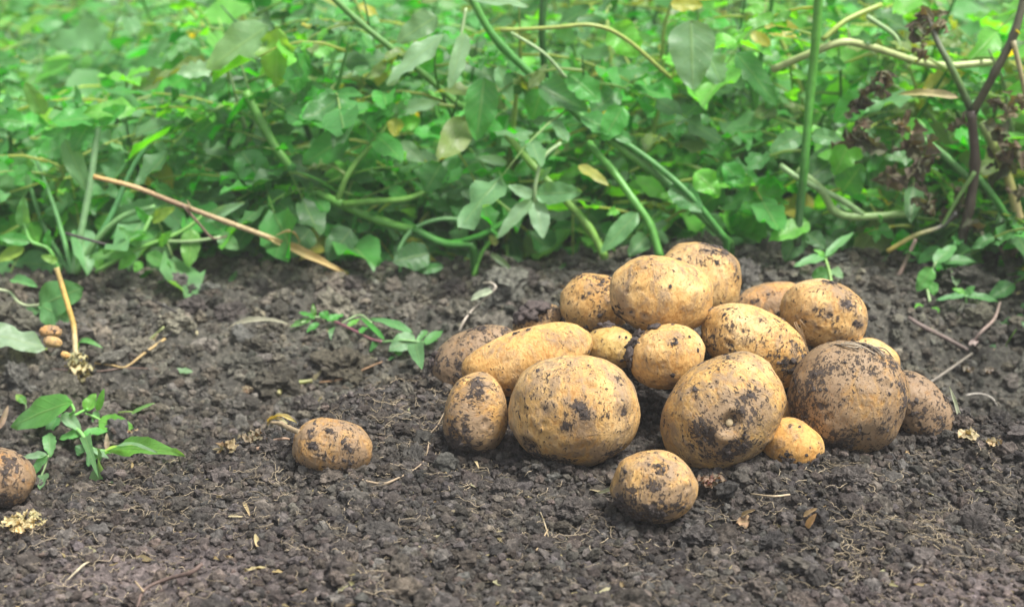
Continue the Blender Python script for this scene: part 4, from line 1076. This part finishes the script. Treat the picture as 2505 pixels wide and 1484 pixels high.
single('twig', 'thin black hooked twig standing out of the ridge slope', 'twig', lambda m: gtube(m, [(372, 734, .016), (418, 757, .014), (438, 772, .012), (430, 800, .008), (403, 828, .003)], [2.4, 2.6, 2.4, 2, 1.5], (.05, .045, .045)), M_STRAW, 'straws and twigs lying on the soil')
single('twig', 'long thin brown twig lying behind the scaly straw base', 'twig', lambda m: gtube(m, [(124, 902, .003), (232, 908, .003), (306, 900, .003), (386, 902, .003)], [1.5, 2.2, 2, 1.2], (.20, .14, .11)), M_STRAW, 'straws and twigs lying on the soil')
herb('weed', 'creeping weed with a purple stem on the open soil left of the heap', 'weed', (800, 800),
  [([(800, 778, .012), (850, 800, .012), (905, 828, .012), (935, 836, .012)], 3.4, (.22, .09, .11)), ([(935, 836, .012), (985, 832, .016), (1030, 836, .014), (1070, 832, .01)], 3, (.18, .36, .12)), ([(800, 780, .012), (770, 775, .012), (735, 790, .008)], 2.5, STEMP), ([(770, 776, .012), (766, 750, .02)], 2.5, STEMP), ([(835, 790, .012), (880, 770, .014), (910, 790, .014)], 2, STEMP)],
  [((768, 775, .014), (766, 742, .022), 7, (.14, .38, .05), {}), ((770, 778, .012), (730, 765, .016), 10, G2, {}), ((760, 782, .012), (710, 800, .006), 11, (.10, .30, .05), {}), ((790, 780, .014), (800, 760, .02), 14, G2, {}), ((800, 785, .012), (840, 770, .014), 12, G2, {}), ((815, 800, .01), (826, 848, .004), 17, (.06, .22, .05), {}), ((780, 790, .01), (750, 812, .005), 10, G2, {}), ((850, 800, .012), (880, 780, .012), 9, G3, {}),
   ((880, 815, .012), (900, 800, .012), 9, G2, {}), ((925, 832, .012), (905, 860, .006), 9, G1, {}), ((940, 830, .014), (880, 775, .014), 8, G2, {}),
   ((1014, 822, .016), (952, 858, .012), 27, (.17, .36, .17), dict(fold=.2, face=(-.2, -1, .6))), ((1018, 840, .014), (1032, 904, .004), 22, (.13, .33, .13), dict(face=(0, -1, .5))), ((1010, 815, .016), (905, 780, .018), 13, (.09, .32, .09), dict(curl=.3)), ((1045, 808, .016), (1018, 838, .014), 9, (.10, .36, .08), {}), ((1040, 842, .012), (1083, 808, .014), 15, (.08, .34, .06), {}), ((985, 860, .008), (950, 880, .005), 8, G1, {})], 'low weeds')
herb('weed', 'tiny green seedling just below the creeping purple stemmed weed', 'weed', (838, 905), [([(838, 912, .002), (836, 896, .006)], 2, STEMP)], [((836, 896, .007), (820, 882, .01), 8, G2, {}), ((837, 898, .006), (852, 885, .008), 8, G1, {}), ((838, 906, .004), (824, 912, .003), 7, G2, {})], 'low weeds')
single('stem_piece', 'short bent piece of thick yellow green stem on the soil', 'stem', lambda m: gtube(m, [(680, 964, .006), (690, 945, .009), (715, 938, .009), (764, 931, .008)], [7, 7.5, 6.5, 5], None, cols=[(.42, .38, .18), (.32, .36, .07), (.26, .32, .05), (.20, .19, .08)], knob=.12), M_STEM)
single('dry_leaf', 'torn tan leaf scrap under the yellow green stem piece', 'leaf', lambda m: (gleaf(m, (695, 962, .003), (745, 948, .004), 8, (.52, .34, .18), fold=.5), gleaf(m, (765, 930, .006), (790, 905, .010), 7, (.22, .15, .10), lobes=.4)), M_DRYLEAF, 'dry leaves on the soil')
single('twig', 'thin reddish dry twig right of the yellow green stem piece', 'twig', lambda m: gtube(m, [(770, 936, .004), (830, 928, .005), (885, 905, .008), (935, 884, .008)], [2, 3, 2.4, 1.5], (.36, .22, .12)), M_STRAW, 'straws and twigs lying on the soil')
def crump(px, py, r, col, n, seed, lift=.006):
    def f(m):
        rs_ = np.random.default_rng(seed); p = gp(px, py, lift); k = mpp(p[1], py)
        for i in range(n):
            d = np.array([rs_.normal(0, 1), rs_.normal(0, .7), abs(rs_.normal(0, .4))]); d /= np.linalg.norm(d)
            q = p + rs_.normal(0, .3, 3) * r * k * np.array([1, 1, .25]); L = r * k * rs_.uniform(.6, 1.2)
            leaf(m, q - d * L * .4, q + d * L * .6, (rs_.normal(0, .6), rs_.normal(-.5, .6), 1), L * rs_.uniform(.2, .4), rs_.uniform(.2, 1.0), rs_.uniform(-.5, .7), .35, .45, np.array(col) * rs_.uniform(.55, 1.4), int(rs_.integers(10**6)), 8, 4, .45, None, rs_.normal(0, .8))
    return f
DG = 'dry leaves on the soil'
single('dry_leaf', 'crumpled brown leaf left of the yellow green stem piece', 'leaf', crump(608, 955, 26, (.24, .15, .12), 7, 1), M_DRYLEAF, DG)
single('dry_leaf', 'long pale grey withered leaf arched on the ridge slope', 'leaf', lambda m: gleaf(m, (560, 800, .006), (708, 792, .006), 9, (.34, .29, .25), curl=.5, fold=.8, lobes=.2), M_DRYLEAF, DG)
single('dry_leaf', 'small orange dry scrap standing up behind the yellow green stem piece', 'leaf', lambda m: gleaf(m, (684, 918, .004), (690, 896, .012), 7, (.50, .20, .09), fold=.4), M_DRYLEAF, DG)
single('dry_leaf', 'dry yellow husk at the end of the stolon', 'leaf', lambda m: (gleaf(m, (656, 1034, .006), (726, 1034, .010), 10, (.56, .40, .14), fold=.6), gleaf(m, (655, 1040, .004), (710, 1042, .006), 7, (.5, .42, .26), fold=.6)), M_DRYLEAF, DG)
single('dry_leaf', 'shrivelled purple brown leaf mat left of the single squarish potato', 'leaf', lambda m: (crump(620, 1070, 40, (.20, .12, .10), 9, 5)(m), crump(560, 1095, 36, (.26, .17, .11), 7, 6)(m)), M_DRYLEAF, DG)
single('dry_leaf', 'purple brown crumpled husk beside the lone round potato', 'leaf', crump(1735, 1178, 36, (.20, .09, .085), 16, 8, .010), M_DRYLEAF, DG)
single('dry_leaf', 'flat torn brown leaf on the soil in front of the heap', 'leaf', lambda m: (gleaf(m, (1800, 1278, .004), (1862, 1272, .005), 17, (.36, .20, .13), lobes=.5, wave=.3, fold=.1), gleaf(m, (1812, 1264, .006), (1848, 1246, .012), 7, (.34, .2, .13), fold=.7)), M_DRYLEAF, DG)
single('dry_leaf', 'folded tan leaf scrap in front of the smallest egg shaped potato', 'leaf', lambda m: (gleaf(m, (1975, 1290, .004), (1998, 1255, .014), 10, (.50, .27, .15), fold=.7), gleaf(m, (1965, 1262, .006), (2000, 1242, .010), 8, (.46, .26, .15), lobes=.3)), M_DRYLEAF, DG)
single('dry_leaf', 'tan flower like leaf scrap under the brown netted potato', 'leaf', crump(2205, 1108, 22, (.52, .31, .17), 6, 11), M_DRYLEAF, DG)
single('dry_leaf', 'dry straw scraps on the slope right of the heap', 'leaf', lambda m: (crump(2370, 1065, 30, (.48, .36, .24), 8, 12)(m), crump(2430, 1085, 26, (.48, .34, .22), 6, 13)(m)), M_DRYLEAF, DG)
single('dry_leaf', 'narrow dry husk standing in the hollow beside the wilting weed', 'leaf', lambda m: gleaf(m, (262, 1102, .010), (261, 1058, .022), 7, (.42, .30, .24), face=(.3, -1, .2), fold=.6), M_DRYLEAF, DG)
single('dry_leaf', 'small pinkish dry leaf at the tip of the oval weed leaf', 'leaf', crump(326, 1055, 16, (.50, .32, .22), 4, 14), M_DRYLEAF, DG)
single('dry_leaf', 'curled dry pink leaf standing at the left edge above the cut off potato', 'leaf', lambda m: gleaf(m, (-6, 1050, .006), (20, 990, .024), 8, (.42, .27, .22), face=(.6, -1, .2), fold=1.0, curl=.3), M_DRYLEAF, DG)
single('chaff_clump', 'clump of pale shredded straw chaff at the lower left', 'chaff', lambda m: [crump(50 + random.gauss(0, 26), 1278 + random.gauss(0, 9), 22, (.60, .47, .28), 4, 40 + i, .004 + .006 * random.random())(m) for i in range(26)], M_DRYLEAF)
single('withered_stalk', 'dark curved stem with a forked straw end at the bottom left', 'stalk', lambda m: (gtube(m, [(335, 1484, .004), (355, 1440, .006), (410, 1415, .008), (465, 1400, .012), (495, 1378, .016)], [3, 4, 5, 6, 5], (.16, .11, .09)), gtube(m, [(350, 1445, .006), (330, 1420, .006)], [3, 2], (.4, .3, .18))), M_STRAW, 'straws and twigs lying on the soil')
single('straw_piece', 'thin pale straw curving on the soil at the lower left corner', 'straw', lambda m: gtube(m, [(165, 1418, .004), (185, 1398, .006), (205, 1380, .006), (222, 1372, .004)], [1.5, 3, 3, 1.5], (.50, .44, .30)), M_STRAW, 'straws and twigs lying on the soil')
single('straw_piece', 'short pale chip on the soil left of the lone round potato', 'straw', lambda m: gleaf(m, (1158, 1120, .003), (1172, 1146, .006), 4, (.52, .40, .24), fold=.2), M_DRYLEAF, 'straws and twigs lying on the soil')
single('straw_piece', 'flat tan husk chip below the single squarish potato', 'straw', lambda m: (gleaf(m, (596, 1228, .003), (612, 1262, .006), 5, (.50, .34, .20), fold=.4), gleaf(m, (555, 1262, .003), (605, 1264, .004), 3, (.5, .40, .26))), M_DRYLEAF, 'straws and twigs lying on the soil')
single('straw_piece', 'pointed tan chip standing in the crumbs at the lower left', 'straw', lambda m: gleaf(m, (632, 1338, .002), (624, 1304, .008), 7, (.52, .38, .22), fold=.5), M_DRYLEAF, 'straws and twigs lying on the soil')
single('straw_piece', 'jointed pale straw lying below the heap on the right', 'straw', lambda m: gtube(m, [(1836, 1207, .004), (1890, 1213, .005), (1932, 1209, .005)], [1.8, 2.8, 2.4], (.50, .40, .26)), M_STRAW, 'straws and twigs lying on the soil')
single('straw_piece', 'forked thin straw standing in the soil left of the lone round potato', 'straw', lambda m: (gtube(m, [(1322, 1252, .012), (1334, 1285, .006), (1345, 1325, .003)], [1.5, 1.8, 1.4], (.48, .40, .26)), gtube(m, [(1340, 1295, .008), (1312, 1345, .003)], [1.8, 1.8], (.50, .38, .22))), M_STRAW, 'straws and twigs lying on the soil')
single('peel_curl', 'loose dark curl of peel at the left side of the lone round potato', 'peel', lambda m: (gleaf(m, (1512, 1188, .012), (1455, 1208, .006), 7, (.10, .07, .055), fold=.8, curl=-.4), gleaf(m, (1490, 1208, .006), (1440, 1196, .006), 3, (.40, .30, .2))), M_DRYLEAF)
single('root', 'long pale branching root winding left of the dumpy potato', 'root', lambda m: (gtube(m, [(1086, 1010, .006), (1070, 1040, .005), (1052, 1062, .004), (1047, 1095, .004), (1038, 1125, .004), (1010, 1150, .004), (975, 1168, .003), (940, 1182, .003), (905, 1178, .003), (872, 1168, .002)], [1.2, 1.5, 1.7, 1.7, 1.6, 1.8, 2.6, 3.4, 2.8, 1.5], (.36, .28, .19)), gtube(m, [(1047, 1080, .004), (1066, 1100, .003), (1062, 1125, .002)], [1.2, 1, .6], (.46, .38, .26)), gtube(m, [(1038, 1125, .004), (1050, 1150, .002)], [1.2, .6], (.46, .38, .26))), M_ROOT)
single('root', 'knobbly brown root stub left of the single squarish potato', 'root', lambda m: gtube(m, [(625, 1098, .004), (650, 1092, .006), (668, 1078, .006), (695, 1072, .005), (716, 1076, .004)], [5, 5, 4, 3.5, 2], (.34, .23, .16)), M_ROOT)
single('tendril', 'pale looped tendril with a folded leaf behind the left flank', 'tendril', lambda m: (gtube(m, [(1123, 812, .004), (1135, 785, .012), (1158, 755, .020), (1195, 722, .030), (1212, 704, .034), (1203, 693, .036), (1182, 692, .036)], [3, 3, 2.6, 3, 3.6, 3.6, 2.5], (.48, .42, .34)), gleaf(m, (1205, 712, .032), (1150, 735, .022), 14, (.36, .42, .28), fold=.5)), M_STEM)
herb('seedling', 'bright four leaved seedling on the ridge right of the heap', 'seedling', (2032, 700),
  [([(2036, 712, .002), (2030, 670, .012), (2018, 628, .024)], [4.5, 4, 3], (.24, .44, .10))],
  [((2018, 628, .025), (1942, 652, .022), 15, (.14, .40, .14), dict(face=(-.2, -.8, 1))), ((2018, 626, .026), (2090, 568, .036), 12, (.13, .38, .12), {}), ((2020, 630, .024), (2060, 588, .03), 12, (.14, .42, .1), {}), ((2028, 665, .014), (1984, 682, .008), 22, (.10, .36, .07), dict(face=(0, -1, .5))), ((2030, 660, .014), (2062, 680, .010), 18, (.20, .38, .18), {}), ((2018, 628, .025), (1990, 610, .028), 9, G3, {})], 'seedlings right of the heap')
herb('seedling', 'small seedling with spread leaves in the hollow at right', 'seedling', (2366, 760),
  [([(2367, 772, .002), (2365, 745, .010), (2362, 722, .018)], [4, 3, 3], (.20, .40, .14))],
  [((2362, 722, .018), (2290, 734, .012), 10, (.10, .36, .12), {}), ((2363, 722, .018), (2444, 738, .010), 14, (.10, .36, .10), {}), ((2362, 720, .018), (2330, 706, .022), 11, G3, {}), ((2366, 755, .008), (2345, 772, .004), 12, (.12, .42, .10), {}), ((2367, 752, .008), (2405, 762, .005), 10, (.12, .40, .08), {}), ((2362, 720, .018), (2385, 700, .022), 11, (.08, .34, .06), {})], 'seedlings right of the heap')
herb('seedling', 'drooping green seedling under the withered plant at right', 'seedling', (2260, 720),
  [([(2275, 740, .002), (2268, 690, .012), (2290, 640, .026)], [4, 3, 3], STEMP)],
  [((2280, 655, .024), (2243, 712, .008), 22, (.10, .40, .05), dict(face=(-.2, -1, .4))), ((2278, 690, .012), (2285, 722, .006), 16, (.10, .40, .06), {}), ((2285, 645, .026), (2340, 600, .036), 20, (.09, .32, .08), {}), ((2340, 655, .02), (2338, 700, .012), 16, (.13, .24, .10), {}), ((2255, 745, .004), (2238, 755, .003), 9, G3, {}), ((2283, 752, .004), (2296, 764, .003), 9, G3, {}), ((2300, 640, .026), (2390, 640, .026), 18, (.07, .26, .07), {})], 'seedlings right of the heap')
TG = 'straws and twigs lying on the soil'
single('twig', 'thick grey brown twig lying in the dark hollow at right', 'twig', lambda m: gtube(m, [(2222, 776, .008), (2260, 800, .010), (2320, 830, .010), (2368, 856, .008)], [4, 6, 5.5, 4], (.22, .17, .15)), M_STRAW, TG)
single('twig', 'thin pale twig slanting up from the brown netted potato', 'twig', lambda m: gtube(m, [(2268, 940, .006), (2320, 905, .010), (2378, 864, .014)], [3, 3.4, 3], (.26, .23, .19)), M_STRAW, TG)
single('twig', 'bent pinkish dry stem in the upper right of the dark hollow', 'twig', lambda m: (gtube(m, [(2375, 842, .008), (2400, 812, .014), (2432, 780, .016), (2446, 740, .012)], [3, 4, 4, 3], (.36, .27, .23)), gleaf(m, (2370, 842, .010), (2395, 835, .008), 9, (.46, .36, .32), wave=.4), gleaf(m, (2356, 772, .008), (2392, 772, .01), 9, (.50, .40, .36), wave=.4)), M_STRAW, TG)
single('root', 'white curved root in the dark hollow right of the heap', 'root', lambda m: gtube(m, [(2362, 966, .008), (2395, 962, .012), (2425, 972, .010), (2440, 992, .006)], [2, 2.2, 2, 1.4], (.52, .48, .42)), M_ROOT)
single('straw_piece', 'pale straw blade leaning on the brown netted potato', 'straw', lambda m: rl(m, (2350, 1040, .975), (2322, 945, .975), 7, (.36, .36, .28), face=(.5, -1, .3), fold=.5), M_DRYLEAF, TG)
for k, (x, y, w_, lab) in enumerate([(2380, 905, 20, 'pinkish grey dry leaf in the dark hollow near the bent dry stem'), (2300, 975, 14, 'small purplish dry leaf behind the brown netted potato'), (2425, 905, 18, 'curled mauve dry leaf low at the right edge of the hollow')]):
    single('dry_leaf', lab, 'leaf', crump(x, y, w_ + 6, (.26, .19, .19), 5, 70 + k), M_DRYLEAF, DG)

# the soil lumps big enough to single out
def clod(label, px, py, r_px, seed, flat=.75):
    p = gp(px, py + r_px * .55, 0); k = mpp(p[1], py); r = r_px * k
    v, f = ICO[5]; r = r * .82
    d = .9 + .30 * perlin(v * 1.4 + seed * 3.1) + .26 * perlin(v * 3 + seed) + .26 * np.abs(perlin(v * 5 + seed * 2)) + .20 * np.abs(perlin(v * 10 + seed)) + .13 * np.abs(perlin(v * 21 + seed))
    V = v * d[:, None] * r * np.array([1, .9, flat])
    c0 = np.array([p[0], p[1] + r * .5, p[2] + r * flat * .45])
    m = MB(); m.add(V + c0, None, f, (1.15, 1.12, 1.12))
    tag(m.build('soil_clod', M_SOIL, None, False, c0), label, 'clod', 'large clods of soil')
for a in [('rounded clod of soil straight below the biggest round potato', 1408, 1245, 50, 1), ('knobbly clod left of the lone round potato', 1235, 1192, 40, 2), ('big crusty clod right of the flat torn leaf', 2395, 1268, 60, 3), ('broad lumpy clod in front of the heavily soiled potato', 2085, 1168, 52, 4), ('small purple grey stone like clod beside the folded tan scrap', 2006, 1305, 26, 5), ('small round clod in the lower left crumbs', 497, 1255, 27, 6), ('flat pale clod below the tan husk chip', 1000, 1375, 40, 7), ('crusty clod on the crest beside the long green leaf', 385, 1178, 34, 8), ('hairy clod touching the squarish potato on its left', 655, 1090, 38, 9), ('clod on the front slope under the single squarish potato', 838, 1340, 30, 10), ('bulky clod high on the ridge slope above the bent straw', 560, 760, 45, 11), ('rounded clod on the ridge slope below the leaning dry stalk', 470, 745, 36, 12), ('weathered grey clod on the ridge left of the speckled potato', 1275, 680, 46, 13), ('blocky clod on the ridge above the looped tendril', 1110, 700, 38, 14), ('dark clod on the crest left of the curled shoot', 870, 690, 40, 15), ('clod in the hollow right of the pale leaf', 620, 860, 34, 16), ('jagged clod behind the yellow green stem piece', 745, 985, 36, 17), ('clod at the bottom edge under the flat torn leaf', 1600, 1405, 34, 18), ('clod at the lower right corner below the crusty one', 2440, 1370, 34, 19)]:
    clod(*a)

# ------------------------------------------------------------------ thin misty air over the plot, added also to lift the dark tones
bm = bmesh.new()
bmesh.ops.create_cube(bm, size=1)
bmesh.ops.scale(bm, vec=(110, 110, 2.6), verts=bm.verts)
bmesh.ops.translate(bm, vec=(0, 12, -.3), verts=bm.verts)
hm = bpy.data.meshes.new('haze'); bm.to_mesh(hm); bm.free()
haze = bpy.data.objects.new('haze', hm); COL.objects.link(haze)
m = bpy.data.materials.new('haze'); m.use_nodes = True
m.node_tree.nodes.clear()
vo = m.node_tree.nodes.new('ShaderNodeVolumePrincipled'); out = m.node_tree.nodes.new('ShaderNodeOutputMaterial')
vo.inputs['Color'].default_value = (.94, .96, .95, 1)
vo.inputs['Density'].default_value = .017
m.node_tree.links.new(vo.outputs[0], out.inputs['Volume'])
hm.materials.append(m)
tag(haze, 'thin pale mist over the field, added also to lift dark tones', 'haze', kind='stuff')
